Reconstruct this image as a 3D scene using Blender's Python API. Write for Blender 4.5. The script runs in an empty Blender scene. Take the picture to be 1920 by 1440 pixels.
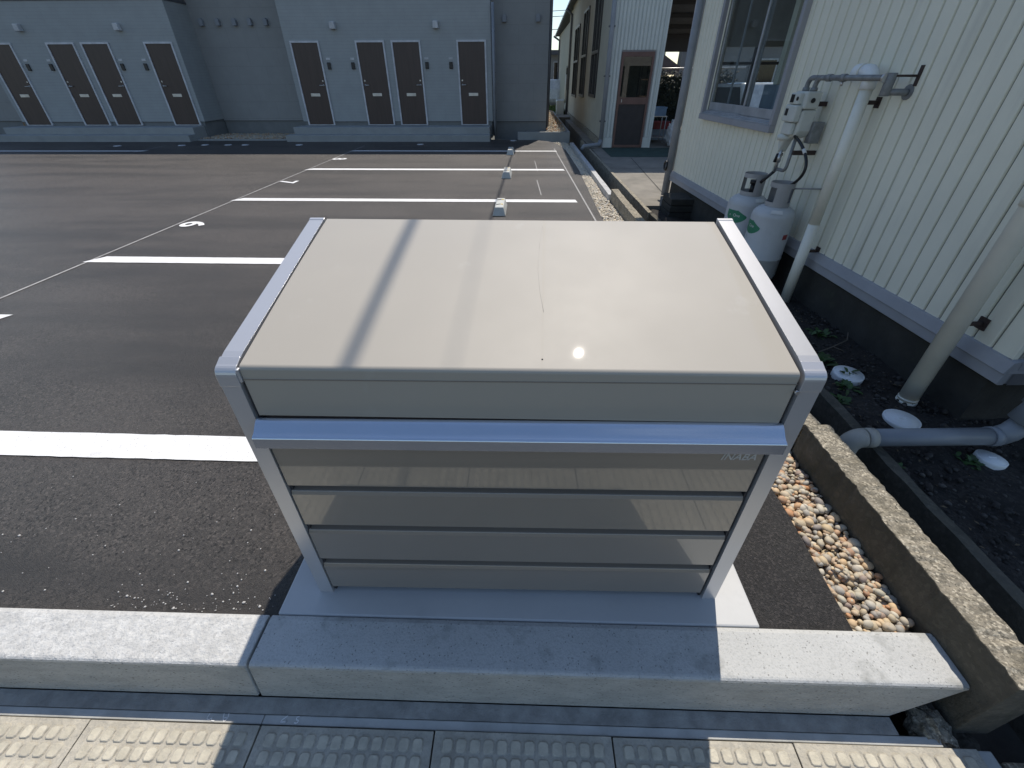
import bpy, bmesh, math, random
import numpy as np
from mathutils import Matrix, Vector
random.seed(7); rng = np.random.default_rng(11)
S = bpy.context.scene
COL = S.collection
PI = math.pi; rad = math.radians

# ---------------------------------------------------------------- camera
cd = bpy.data.cameras.new("camera"); cam = bpy.data.objects.new("camera", cd); COL.objects.link(cam)
P_, R_, Y_ = 0.6169, -0.0042, -0.0309
fwd = Vector((math.sin(Y_)*math.cos(P_), math.cos(Y_)*math.cos(P_), -math.sin(P_)))
rt = Vector((math.cos(Y_), -math.sin(Y_), 0)); up = rt.cross(fwd)
a_ = math.cos(R_)*rt + math.sin(R_)*up; b_ = -math.sin(R_)*rt + math.cos(R_)*up
M = Matrix.Identity(4)
for i in range(3):
    M[i][0] = a_[i]; M[i][1] = b_[i]; M[i][2] = -fwd[i]
M[2][3] = 1.5
cam.matrix_world = M
cd.sensor_fit = 'HORIZONTAL'; cd.sensor_width = 36; cd.lens = 810.6/1920*36
cd.clip_start = 0.02; cd.clip_end = 2000
S.camera = cam

# ---------------------------------------------------------------- sky and sun
SUN_EL, SUN_AZ = 59.3, 15.6          # degrees; azimuth to the right of +y
w = bpy.data.worlds.new("World"); S.world = w; w.use_nodes = True
nt = w.node_tree; bg = nt.nodes['Background']
sky = nt.nodes.new('ShaderNodeTexSky'); sky.sky_type = 'NISHITA'; sky.sun_disc = False
sky.sun_elevation = rad(SUN_EL); sky.sun_rotation = rad(SUN_AZ)
sky.air_density = 1.0; sky.dust_density = 0.3; sky.ozone_density = 1.6
nt.links.new(sky.outputs[0], bg.inputs[0]); bg.inputs[1].default_value = 0.105
sd = bpy.data.lights.new("sun", 'SUN'); sun = bpy.data.objects.new("sun", sd); COL.objects.link(sun)
sd.energy = 3.4; sd.angle = rad(0.53); sd.color = (1, .925, .825)
sv = Vector((math.sin(rad(SUN_AZ))*math.cos(rad(SUN_EL)), math.cos(rad(SUN_AZ))*math.cos(rad(SUN_EL)), math.sin(rad(SUN_EL))))
sun.rotation_euler = sv.to_track_quat('Z', 'Y').to_euler()
sun.location = (3, 10, 20)
S.view_settings.view_transform = 'Standard'; S.view_settings.look = 'None'
S.view_settings.exposure = .48; S.view_settings.gamma = 1; S.view_settings.use_curve_mapping = False
S.render.engine = 'CYCLES'
S.cycles.max_bounces = 8; S.cycles.caustics_reflective = False; S.cycles.caustics_refractive = False
S.cycles.sample_clamp_indirect = 4

# ---------------------------------------------------------------- helpers: materials
def mat(name, c, rough=.6, metal=0, c2=None, nscale=6, namt=.25, bump=0, bscale=60, spec=.5, coat=0, coatr=.05,
        speck=None, speckscale=200, speckamt=.5, stain=None, stainscale=2, stainlo=.55, stainhi=.7, stretch=(1,1,1), roughvar=0, island=None, streak=None, speck2=None, s2lo=.72):
    m = bpy.data.materials.new(name); m.use_nodes = True
    t = m.node_tree; N = t.nodes; L = t.links; p = N['Principled BSDF']
    p.inputs['Roughness'].default_value = rough; p.inputs['Metallic'].default_value = metal
    p.inputs['Specular IOR Level'].default_value = spec
    p.inputs['Coat Weight'].default_value = coat; p.inputs['Coat Roughness'].default_value = coatr
    g = N.new('ShaderNodeNewGeometry'); mp = N.new('ShaderNodeMapping'); mp.inputs['Scale'].default_value = stretch
    L.new(g.outputs['Position'], mp.inputs[0]); pos = mp.outputs[0]
    def mixc(fac, A, B):
        x = N.new('ShaderNodeMix'); x.data_type = 'RGBA'
        for s, v in ((0, fac), (6, A), (7, B)):
            if hasattr(v, 'is_linked'): L.new(v, x.inputs[s])
            else: x.inputs[s].default_value = v if s == 0 else (*v, 1)
        return x.outputs[2]
    def noise(sc, det=5, ro=.6):
        n = N.new('ShaderNodeTexNoise'); n.inputs['Scale'].default_value = sc; n.inputs['Detail'].default_value = det
        n.inputs['Roughness'].default_value = ro; L.new(pos, n.inputs['Vector']); return n.outputs['Fac']
    def ramp(f, lo, hi):
        r = N.new('ShaderNodeMapRange'); r.inputs[1].default_value = lo; r.inputs[2].default_value = hi
        L.new(f, r.inputs[0]); return r.outputs[0]
    if c2 is None: c2 = tuple(x*(1-namt) for x in c)
    if island:
        r = N.new('ShaderNodeValToRGB'); cr = r.color_ramp; cr.interpolation = 'LINEAR'
        while len(cr.elements) < len(island): cr.elements.new(.5)
        for i, col in enumerate(island):
            cr.elements[i].position = i/(len(island)-1); cr.elements[i].color = (*col, 1)
        L.new(g.outputs['Random Per Island'], r.inputs[0]); base = r.outputs[0]
        col = mixc(.35, base, base)
        mm = N.new('ShaderNodeMix'); mm.data_type = 'RGBA'; mm.blend_type = 'MULTIPLY'; mm.inputs[0].default_value = namt
        L.new(base, mm.inputs[6]); L.new(noise(nscale), mm.inputs[7]); col = mm.outputs[2]
    else:
        col = mixc(ramp(noise(nscale), .35, .65), c, c2)
    if speck:
        v = N.new('ShaderNodeTexVoronoi'); v.inputs['Scale'].default_value = speckscale; L.new(pos, v.inputs['Vector'])
        sx = N.new('ShaderNodeSeparateColor'); L.new(v.outputs['Color'], sx.inputs[0])
        mu = N.new('ShaderNodeMath'); mu.operation = 'MULTIPLY'; mu.inputs[1].default_value = speckamt
        L.new(ramp(sx.outputs[0], .6, 1.), mu.inputs[0])
        col = mixc(mu.outputs[0], col, speck)
    if speck2:
        mu2 = N.new('ShaderNodeMath'); mu2.operation = 'MULTIPLY'; mu2.inputs[1].default_value = .8
        L.new(ramp(sx.outputs[1], s2lo, min(.99, s2lo+.23)), mu2.inputs[0]); col = mixc(mu2.outputs[0], col, speck2)
    if stain:
        col = mixc(ramp(noise(stainscale, 6, .65), stainlo, stainhi), col, stain)
    if streak:
        m2 = N.new('ShaderNodeMapping'); m2.inputs['Scale'].default_value = streak[1]; m2.inputs['Rotation'].default_value = (0,0,streak[2])
        L.new(g.outputs['Position'], m2.inputs[0]); n2 = N.new('ShaderNodeTexNoise'); n2.inputs['Scale'].default_value = 1; n2.inputs['Detail'].default_value = 4
        L.new(m2.outputs[0], n2.inputs['Vector']); col = mixc(ramp(n2.outputs['Fac'], streak[3], streak[4]), col, streak[0])
    L.new(col, p.inputs['Base Color'])
    if roughvar:
        mr = N.new('ShaderNodeMapRange'); mr.inputs[1].default_value = .3; mr.inputs[2].default_value = .7
        mr.inputs[3].default_value = rough-roughvar; mr.inputs[4].default_value = rough+roughvar
        L.new(noise(nscale*1.7), mr.inputs[0]); L.new(mr.outputs[0], p.inputs['Roughness'])
    if bump:
        b = N.new('ShaderNodeBump'); b.inputs['Strength'].default_value = bump; b.inputs['Distance'].default_value = .01
        L.new(noise(bscale, 6, .65), b.inputs['Height']); L.new(b.outputs[0], p.inputs['Normal'])
        if coat: pass
    return m

def glass_mat(name, tint, ior=1.5):
    m = bpy.data.materials.new(name); m.use_nodes = True
    t = m.node_tree; N = t.nodes; L = t.links; N.remove(N['Principled BSDF'])
    tr = N.new('ShaderNodeBsdfTransparent'); tr.inputs[0].default_value = (*tint, 1)
    gl = N.new('ShaderNodeBsdfGlossy'); gl.inputs['Roughness'].default_value = .01
    lw = N.new('ShaderNodeLayerWeight'); lw.inputs[0].default_value = .5
    pw = N.new('ShaderNodeMath'); pw.operation = 'POWER'; pw.inputs[1].default_value = 5; L.new(lw.outputs['Facing'], pw.inputs[0])
    ma = N.new('ShaderNodeMath'); ma.operation = 'MULTIPLY_ADD'; f0 = ((ior-1)/(ior+1))**2; ma.inputs[1].default_value = 1-f0; ma.inputs[2].default_value = f0; L.new(pw.outputs[0], ma.inputs[0])
    mx = N.new('ShaderNodeMixShader'); L.new(ma.outputs[0], mx.inputs[0]); L.new(tr.outputs[0], mx.inputs[1]); L.new(gl.outputs[0], mx.inputs[2])
    L.new(mx.outputs[0], N['Material Output'].inputs[0]); return m

# ---------------------------------------------------------------- helpers: meshes
class MB:
    def __init__(s): s.v = []; s.f = []; s.smooth = []
    def add(s, vs, fs, sm=False):
        o = len(s.v); s.v += [tuple(v) for v in vs]
        for f in fs: s.f.append([i+o for i in f]); s.smooth.append(sm)
        return s
    def box(s, x0, x1, y0, y1, z0, z1):
        return s.add([(x0,y0,z0),(x1,y0,z0),(x1,y1,z0),(x0,y1,z0),(x0,y0,z1),(x1,y0,z1),(x1,y1,z1),(x0,y1,z1)],
              [(0,3,2,1),(4,5,6,7),(0,1,5,4),(1,2,6,5),(2,3,7,6),(3,0,4,7)])
    def prism(s, poly, axis, a, b, sm=False):
        # poly: 2D points; axis 'x': poly=(y,z), 'y': poly=(x,z), 'z': poly=(x,y)
        def P(q, t): return {'x':(t,q[0],q[1]), 'y':(q[0],t,q[1]), 'z':(q[0],q[1],t)}[axis]
        n = len(poly); vs = [P(q,a) for q in poly]+[P(q,b) for q in poly]
        ar = sum(poly[i][0]*poly[(i+1)%n][1]-poly[(i+1)%n][0]*poly[i][1] for i in range(n))
        flip = (ar > 0) != (axis == 'y')
        fs = []
        for i in range(n):
            j = (i+1) % n; fs.append((i,j,j+n,i+n) if flip else (i,i+n,j+n,j))
        caps = [tuple(range(n-1,-1,-1)), tuple(range(n,2*n))]
        if not flip: caps = [tuple(reversed(c)) for c in caps]
        s.add(vs, fs, sm)
        o = len(s.v)-2*n
        for c in caps: s.f.append([i+o for i in c]); s.smooth.append(False)
        return s
    def tube(s, path, r, n=12, cap=True, sm=True):
        path = [Vector(p) for p in path]; rs = r if isinstance(r, (list, tuple)) else [r]*len(path)
        rings = []; ref = None
        for i, p in enumerate(path):
            if i == 0: d = path[1]-p
            elif i == len(path)-1: d = p-path[i-1]
            else: d = (path[i+1]-p).normalized()+(p-path[i-1]).normalized()
            d.normalize()
            if ref is None: ref = d.orthogonal().normalized()
            ref = (ref-d*ref.dot(d)).normalized(); e = d.cross(ref)
            rings.append([p+(ref*math.cos(2*PI*k/n)+e*math.sin(2*PI*k/n))*rs[i] for k in range(n)])
        vs = [q for rr in rings for q in rr]; fs = []
        for i in range(len(path)-1):
            for k in range(n):
                k2 = (k+1) % n; fs.append((i*n+k, i*n+k2, (i+1)*n+k2, (i+1)*n+k))
        s.add(vs, fs, sm)
        if cap:
            o = len(s.v)-len(vs)
            s.f.append([o+k for k in range(n-1,-1,-1)]); s.smooth.append(False)
            s.f.append([o+(len(path)-1)*n+k for k in range(n)]); s.smooth.append(False)
        return s
    def lathe(s, prof, c, n=32, sm=True, a0=0, a1=2*PI):
        full = abs(a1-a0-2*PI) < 1e-6; m = n if full else n+1
        vs = [(c[0]+r*math.cos(a0+(a1-a0)*k/n), c[1]+r*math.sin(a0+(a1-a0)*k/n), c[2]+z) for r, z in prof for k in range(m)]
        fs = []
        for i in range(len(prof)-1):
            for k in range(n):
                k2 = (k+1) % m
                fs.append((i*m+k, i*m+k2, (i+1)*m+k2, (i+1)*m+k))
        return s.add(vs, fs, sm)
    def build(s, name, m, parent=None, rel=True, bevel=0, seg=2, auto=False):
        off = Vector((0,0,0))
        if parent is not None and rel:
            q = parent
            while q is not None: off += q.location; q = q.parent
        me = bpy.data.meshes.new(name)
        me.from_pydata([(x-off.x, y-off.y, z-off.z) for x, y, z in s.v], [], s.f)
        me.polygons.foreach_set('use_smooth', s.smooth); me.update()
        if len(s.f) < 3000:
            bm = bmesh.new(); bm.from_mesh(me); bmesh.ops.recalc_face_normals(bm, faces=bm.faces[:]); bm.to_mesh(me); bm.free()
        if m: me.materials.append(m)
        o = bpy.data.objects.new(name, me); COL.objects.link(o)
        if parent is not None: o.parent = parent
        if bevel:
            b = o.modifiers.new('bevel', 'BEVEL'); b.width = bevel; b.segments = seg; b.limit_method = 'ANGLE'; b.angle_limit = rad(35)
            b.harden_normals = False
        return o

def tag(o, label=None, cat=None, group=None, kind=None):
    if label: o['label'] = label
    if cat: o['category'] = cat
    if group: o['group'] = group
    if kind: o['kind'] = kind
    return o
def empty(name, loc, label, cat, group=None, rz=0):
    o = bpy.data.objects.new(name, None); COL.objects.link(o); o.location = loc; o.rotation_euler = (0,0,rz)
    o.empty_display_size = .05
    return tag(o, label, cat, group)
def copy_tree(o, parent=None, loc=None, label=None):
    c = o.copy(); COL.objects.link(c); c.parent = parent
    if loc is not None: c.location = loc
    if label: c['label'] = label
    for ch in list(o.children): copy_tree(ch, c)
    return c
def text_mesh(txt, size, extrude=.0005, shear=0, align='LEFT', bold=0):
    cu = bpy.data.curves.new('lettering', 'FONT'); cu.body = txt; cu.size = size; cu.extrude = extrude; cu.offset = bold; cu.shear = shear; cu.align_x = align
    o = bpy.data.objects.new('lettering', cu); COL.objects.link(o)
    dg = bpy.context.evaluated_depsgraph_get(); me = bpy.data.meshes.new_from_object(o.evaluated_get(dg))
    bpy.data.objects.remove(o); me.materials.clear(); return me
def place_mesh(name, me, m, mtx, parent=None):
    o = bpy.data.objects.new(name, me); COL.objects.link(o); me.materials.append(m)
    me.transform(mtx)
    if parent is not None: o.parent = parent
    return o
def scatter(name, pts, sizes, m, sub=1, flat=(.55,.8), parent=None, kind='stuff', rough=.0):
    bm = bmesh.new(); bmesh.ops.create_icosphere(bm, subdivisions=sub, radius=1)
    V = np.array([v.co[:] for v in bm.verts]); F = np.array([[v.index for v in f.verts] for f in bm.faces]); bm.free()
    n = len(pts); nv = len(V)
    allv = np.empty((n, nv, 3), np.float32)
    for i in range(n):
        sc = np.array([1, rng.uniform(.65, 1), rng.uniform(*flat)])*sizes[i]
        q = V*(1+rng.uniform(-rough, rough, (nv,1)))*sc
        a = rng.uniform(0, 2*PI); t = rng.normal(0, .25); t2 = rng.normal(0, .25)
        ca, sa = math.cos(a), math.sin(a); ct, st = math.cos(t), math.sin(t); c2, s2 = math.cos(t2), math.sin(t2)
        Rm = np.array([[ca,-sa,0],[sa,ca,0],[0,0,1]])@np.array([[1,0,0],[0,ct,-st],[0,st,ct]])@np.array([[c2,0,s2],[0,1,0],[-s2,0,c2]])
        allv[i] = q@Rm.T+np.array(pts[i])
    faces = (F[None]+(np.arange(n)*nv)[:,None,None]).reshape(-1,3)
    me = bpy.data.meshes.new(name); me.vertices.add(n*nv); me.vertices.foreach_set('co', allv.reshape(-1))
    me.loops.add(faces.size); me.loops.foreach_set('vertex_index', faces.reshape(-1).astype(np.int32))
    me.polygons.add(len(faces)); me.polygons.foreach_set('loop_start', np.arange(0, faces.size, 3, dtype=np.int32))
    me.polygons.foreach_set('use_smooth', np.ones(len(faces), bool)); me.update(calc_edges=True); me.validate()
    me.materials.append(m); o = bpy.data.objects.new(name, me); COL.objects.link(o)
    if kind: o['kind'] = kind
    if parent is not None: o.parent = parent
    return o
def arc(cx, cy, r, a0, a1, n): return [(cx+r*math.cos(a0+(a1-a0)*i/n), cy+r*math.sin(a0+(a1-a0)*i/n)) for i in range(n+1)]

# ---------------------------------------------------------------- materials
M_asph = mat('asphalt', (.074,.066,.060), .47, spec=.45, c2=(.051,.046,.042), nscale=2.2, bump=1.0, bscale=210, speck=(.16,.14,.125), speckscale=120, speckamt=.55, speck2=(.012,.011,.010), stain=(.095,.085,.077), stainscale=1.1, stainlo=.5, stainhi=.8, streak=((.040,.037,.035),(.28,1.5,1),rad(-32),.47,.62))
M_asph_new = mat('fresh asphalt', (.030,.029,.029), .65, c2=(.022,.021,.022), nscale=6, bump=1, bscale=240, speck=(.11,.10,.095), speckscale=170, speckamt=.5, speck2=(.008,.008,.008))
M_road = mat('road asphalt', (.06,.056,.053), .75, nscale=2, bump=.5, bscale=160)
M_paint = mat('white road paint', (.80,.80,.79), .6, nscale=14, namt=.10, bump=.35, bscale=150, speck2=(.35,.34,.33), s2lo=.972, speck=(.62,.62,.61), speckscale=230, speckamt=.3, stain=(.50,.49,.47), stainscale=7, stainlo=.62, stainhi=.82)
M_chalkline = mat('chalk line', (.42,.41,.40), .9, nscale=20, namt=.4)
M_kerb = mat('kerb concrete', (.50,.505,.49), .85, nscale=5, namt=.10, bump=.3, bscale=110, speck=(.22,.23,.22), speckscale=260, speckamt=.28, speck2=(.20,.20,.19), s2lo=.965, stain=(.30,.305,.29), stainscale=9, stainlo=.56, stainhi=.72)
M_kerb_rough = mat('rough kerb concrete', (.62,.62,.60), .9, speck2=(.42,.42,.41), s2lo=.85, nscale=26, namt=.22, bump=1.0, bscale=55, speck=(.36,.36,.35), speckscale=120, speckamt=.3)
M_kerb_face = mat('kerb face', (.47,.45,.40), .9, speck2=(.12,.115,.10), s2lo=.96, nscale=10, namt=.2, bump=.5, bscale=90, speck=(.22,.21,.18), speckscale=170, speckamt=.3, stretch=(1,1,3))
M_pad = mat('trowelled concrete', (.50,.505,.50), .6, nscale=3, namt=.08, bump=.08, bscale=20, stain=(.40,.41,.40), stainscale=5, stainlo=.6, stainhi=.8)
M_strip = mat('gutter strip concrete', (.50,.505,.48), .75, nscale=8, namt=.25, bump=.2, bscale=90, stain=(.36,.365,.34), stainscale=4, stainlo=.55, stainhi=.75)
M_mortar = mat('damp mortar', (.37,.36,.33), .9, nscale=15, namt=.35, bump=.6, bscale=80)
M_cover = mat('gutter cover concrete', (.50,.465,.385), .9, nscale=13, namt=.25, bump=.55, bscale=75, speck=(.25,.24,.21), speckscale=160, speckamt=.35, stain=(.34,.31,.25), stainscale=11, stainlo=.5, stainhi=.75)
M_padtop = mat('worn pad tops', (.58,.535,.425), .8, nscale=17, namt=.3, bump=.4, bscale=90, stain=(.40,.37,.30), stainscale=14, stainlo=.55, stainhi=.75)
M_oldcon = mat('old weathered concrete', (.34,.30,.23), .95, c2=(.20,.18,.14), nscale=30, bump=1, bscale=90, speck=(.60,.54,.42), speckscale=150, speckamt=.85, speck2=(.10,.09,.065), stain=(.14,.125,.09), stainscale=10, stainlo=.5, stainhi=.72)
M_oldface = mat('dark concrete face', (.105,.095,.075), .95, c2=(.07,.065,.05), nscale=9, bump=.8, bscale=60, stain=(.05,.048,.035), stainscale=4, stainlo=.5, stainhi=.7, speck=(.2,.18,.14), speckscale=70, speckamt=.25)  # darker than the wall top; also on inner ditch wall and rubble
M_ditch = mat('dark ditch concrete', (.055,.055,.05), .9, nscale=6, namt=.4, bump=.6, bscale=50)  # very dark concrete for ditch floor, gutter gap and yard joints
M_soil = mat('dark soil', (.024,.020,.017), .95, c2=(.011,.010,.009), nscale=16, bump=1, bscale=60, speck=(.09,.08,.07), speckscale=90, speckamt=.3)
M_yard = mat('yard concrete', (.24,.22,.185), .9, nscale=2.5, namt=.25, bump=.3, bscale=40, stain=(.15,.14,.115), stainscale=1.5, stainlo=.5, stainhi=.7)
M_pebble_far = mat('far river pebbles', (1,1,1), .7, nscale=60, namt=.15, island=[(.62,.56,.44),(.72,.65,.50),(.50,.48,.44),(.70,.58,.42),(.76,.70,.58),(.55,.50,.42)])
M_pebble = mat('river pebbles', (1,1,1), .7, nscale=70, namt=.22, island=[(.36,.33,.29),(.55,.48,.36),(.66,.47,.27),(.42,.40,.35),(.55,.34,.18),(.48,.44,.34),(.66,.60,.48),(.27,.27,.26),(.56,.29,.14),(.50,.44,.33),(.60,.47,.29)])
M_soilstone = mat('soil stones', (1,1,1), .9, nscale=70, namt=.3, island=[(.02,.018,.016),(.035,.03,.027),(.05,.045,.04),(.025,.024,.024),(.11,.10,.09)])
M_crumb = mat('white crumbs', (.55,.54,.52), .9)
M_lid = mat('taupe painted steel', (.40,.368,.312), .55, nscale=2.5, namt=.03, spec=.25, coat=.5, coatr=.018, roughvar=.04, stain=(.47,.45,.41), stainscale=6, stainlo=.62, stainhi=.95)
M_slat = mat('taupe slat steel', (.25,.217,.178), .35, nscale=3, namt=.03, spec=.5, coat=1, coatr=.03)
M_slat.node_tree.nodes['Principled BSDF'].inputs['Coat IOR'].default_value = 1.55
M_frame = mat('silver painted aluminium', (.56,.56,.57), .32, metal=.5, nscale=4, namt=.04)
M_handle = mat('sky-tinted aluminium', (.64,.69,.76), .22, metal=.85, nscale=4, namt=.04)  # blue in the base colour stands in for stronger sky reflection
M_dark = mat('dark gap shade', (.05,.05,.055), .6)  # colours the shade in the gaps beside the lid
M_back = mat('slat backing', (.17,.165,.18), .5)
M_zinc = mat('zinc', (.6,.6,.6), .35, metal=.9)
M_letter = mat('pale lettering', (.55,.55,.53), .5)
# apartments
def siding(name, c, pitch, amt=.35):
    m = mat(name, c, .75, nscale=3, namt=.08, bump=.0)
    t = m.node_tree; N = t.nodes; L = t.links; p = N['Principled BSDF']
    g = N.new('ShaderNodeNewGeometry'); wv = N.new('ShaderNodeTexBrick')
    mp = N.new('ShaderNodeCombineXYZ'); sp = N.new('ShaderNodeSeparateXYZ'); L.new(g.outputs['Position'], sp.inputs[0])
    ad = N.new('ShaderNodeMath'); L.new(sp.outputs[0], ad.inputs[0]); L.new(sp.outputs[1], ad.inputs[1])
    L.new(ad.outputs[0], mp.inputs[0]); L.new(sp.outputs[2], mp.inputs[1])
    L.new(mp.outputs[0], wv.inputs['Vector'])
    wv.inputs['Scale'].default_value = 1; wv.inputs['Brick Width'].default_value = .9; wv.inputs['Row Height'].default_value = pitch
    wv.inputs['Mortar Size'].default_value = .006; wv.inputs['Mortar Smooth'].default_value = .3
    b = N.new('ShaderNodeBump'); b.inputs['Strength'].default_value = amt; b.inputs['Distance'].default_value = .012; b.invert = True
    L.new(wv.outputs['Fac'], b.inputs['Height']); L.new(b.outputs[0], p.inputs['Normal'])
    old = p.inputs['Base Color'].links[0].from_socket
    x = N.new('ShaderNodeMix'); x.data_type = 'RGBA'; mu = N.new('ShaderNodeMath'); mu.operation = 'MULTIPLY'; mu.inputs[1].default_value = amt
    L.new(wv.outputs['Fac'], mu.inputs[0]); L.new(mu.outputs[0], x.inputs[0]); L.new(old, x.inputs[6]); x.inputs[7].default_value = (c[0]*.5, c[1]*.5, c[2]*.5, 1)
    L.new(x.outputs[2], p.inputs['Base Color']); return m
M_side = siding('grey tile siding', (.35,.37,.37), .075, .2)
M_side2 = siding('darker smooth siding', (.30,.305,.30), .45, .25)
M_brownsid = mat('brown siding', (.15,.14,.135), .7)
M_found = mat('foundation concrete', (.21,.22,.22), .85, nscale=4, namt=.12)
M_step = mat('step concrete', (.33,.345,.34), .85, nscale=3, namt=.12, stain=(.28,.29,.29), stainscale=2, stainlo=.5, stainhi=.75)
M_door = mat('dark woodgrain door', (.060,.037,.032), .4, nscale=25, namt=.25, stretch=(1,1,.06))
M_doorfr = mat('pale door frame', (.62,.63,.66), .45)
M_metal = mat('satin steel', (.55,.54,.52), .35, metal=.6)
M_black = mat('black plastic', (.012,.012,.014), .4)
M_lamp = mat('white lamp housing', (.58,.59,.60), .5)
M_plate = mat('pale number plate', (.6,.61,.62), .5)
M_flash = mat('dark flashing', (.10,.105,.115), .5)
# warehouse
M_cream = mat('cream painted steel siding', (.82,.795,.66), .55, nscale=3, namt=.06, bump=.06, bscale=20, stain=(.70,.69,.59), stainscale=2.5, stainlo=.6, stainhi=.85, streak=((.60,.585,.49),(9,9,.5),0,.60,.85))
M_groove = mat('siding groove', (.33,.33,.28), .7)
M_greymet = mat('grey painted flashing', (.34,.345,.37), .5, nscale=5, namt=.12)
M_greyblue = mat('grey painted post', (.27,.29,.32), .6, nscale=5, namt=.15)
M_alu = mat('aluminium sash', (.48,.50,.53), .4, metal=.4)
M_oldfound = mat('dark foundation', (.045,.043,.038), .95, c2=(.028,.027,.023), nscale=6, bump=.5, bscale=30, stain=(.06,.062,.045), stainscale=3, stainlo=.58, stainhi=.8)
M_pvc = mat('cream pvc pipe', (.78,.76,.66), .4, nscale=6, namt=.07, stain=(.62,.60,.51), stainscale=5, stainlo=.6, stainhi=.85)
M_pvcgrey = mat('grey pvc pipe', (.22,.24,.265), .45, nscale=7, namt=.1, stain=(.15,.16,.17), stainscale=6, stainlo=.6, stainhi=.8)
M_pvcworn = mat('weathered pipe elbow', (.40,.385,.34), .6, nscale=12, namt=.2)
M_white = mat('white plastic', (.74,.77,.78), .5, nscale=10, namt=.06, stain=(.55,.56,.54), stainscale=14, stainlo=.6, stainhi=.8)
M_gas = mat('grey gas cylinder paint', (.50,.515,.52), .5, nscale=6, namt=.1, stain=(.40,.41,.41), stainscale=5, stainlo=.58, stainhi=.8)
M_collar = mat('cylinder collar paint', (.36,.355,.35), .6, nscale=8, namt=.15)
M_green = mat('green label', (.03,.22,.12), .5)
M_red = mat('red label', (.35,.05,.05), .5)
M_whitelab = mat('white label', (.72,.72,.70), .5)
M_meter = mat('gas meter casing', (.58,.595,.55), .5, nscale=10, namt=.1)
M_pipe = mat('galvanised pipe', (.27,.28,.285), .5, metal=.3, nscale=20, namt=.3, stain=(.14,.10,.08), stainscale=12, stainlo=.6, stainhi=.72)
M_rust = mat('rusty bracket', (.055,.035,.03), .8)
M_hose = mat('black hose', (.012,.013,.016), .35)
M_glass = glass_mat('window glass', (.84,.88,.89))
M_inside = mat('interior board', (.28,.28,.26), .8)
M_cab = mat('blue grey cabinet', (.30,.36,.42), .5)
M_carp = mat('white car paint', (.75,.76,.77), .25, coat=1, coatr=.02)
M_cargl = mat('car glass', (.015,.018,.02), .05)
M_tyre = mat('tyre rubber', (.02,.02,.02), .8)
M_brown = mat('brown door frame', (.16,.09,.075), .55, nscale=6, namt=.2)
M_browndk = mat('brown door panel', (.035,.030,.032), .6)
M_mat = mat('green floor mat', (.035,.07,.058), .95, nscale=5, namt=.3, bump=.4, bscale=150)
M_farwall = mat('cream mortar wall', (.48,.45,.355), .9, nscale=2, namt=.1, stain=(.40,.375,.29), stainscale=.8, stainlo=.55, stainhi=.75)
M_corr = mat('pale corrugated sheet', (.60,.635,.61), .55, nscale=3, namt=.06)
M_bronze = mat('bronze window frame', (.05,.045,.042), .5)
M_roof = mat('grey roof', (.12,.125,.13), .7)
M_leaf = mat('weed leaves', (1,1,1), .6, nscale=40, namt=.3, island=[(.02,.06,.012),(.035,.09,.02),(.05,.11,.03),(.025,.05,.015)])
M_twig = mat('dry twig', (.12,.10,.08), .9)
M_grass = mat('grass', (1,1,1), .7, nscale=4, namt=.3, island=[(.06,.12,.02),(.10,.17,.03),(.13,.19,.05)])
M_hedge = mat('hedge leaves', (1,1,1), .7, nscale=5, namt=.4, island=[(.008,.016,.010),(.014,.025,.014),(.006,.010,.008)])
M_wood = mat('old wood', (.20,.15,.11), .9, nscale=8, namt=.3)
M_tile = mat('roof tile', (.11,.085,.08), .7)
M_blue = mat('blue crate plastic', (.22,.34,.48), .5)
M_sack = mat('white sack', (.62,.63,.64), .8, nscale=9, namt=.15)
M_yel = mat('yellow reflector', (.75,.50,.03), .4)
M_stop = mat('wheel stop concrete', (.52,.53,.50), .85, nscale=12, namt=.15, bump=.4, bscale=80)
M_cable = mat('black cable', (.02,.02,.02), .6)
M_ochre = mat('ochre stain board', (.28,.17,.08), .8)
#--GROUND
# ================================================================ SETTING
# ground far around, lowest sheet
o = MB().add([(-400,-400,-.62),(400,-400,-.62),(400,400,-.62),(-400,400,-.62)], [(0,1,2,3)]).build('ground', mat('far ground', (.12,.12,.10), .95, nscale=.3, namt=.3)); tag(o, kind='structure')
# road behind the camera
o = MB().box(-40,40,-12,-.02,-.6,-.17).build('road', M_road); tag(o, kind='structure')
# parking lot: an asphalt slab with its rounded far right tip
lot = MB()
edge = [(1.105,.72),(1.12,1.2),(1.06,3.0),(1.0,6.0),(1.05,9.4),(1.0,12.4),(.86,13.6),(.62,14.2),(.30,14.45),(-.2,14.5)]
poly = [(-30,.72)]+[(-.8195,.72),(-.8195,1.75),(.7925,1.75),(.7925,.72)]+edge+[(-30,14.35)]
lot.prism(poly, 'z', -.5, 0)
lot = lot.build('parking_lot', M_asph); tag(lot, kind='structure')
o = MB().prism([(.7935,.722),(1.100,.722),(1.115,1.2),(1.06,2.9),(.7935,2.9)], 'z', 0.001, .004).build('asphalt_patch', M_asph_new, lot, rel=False)
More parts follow.
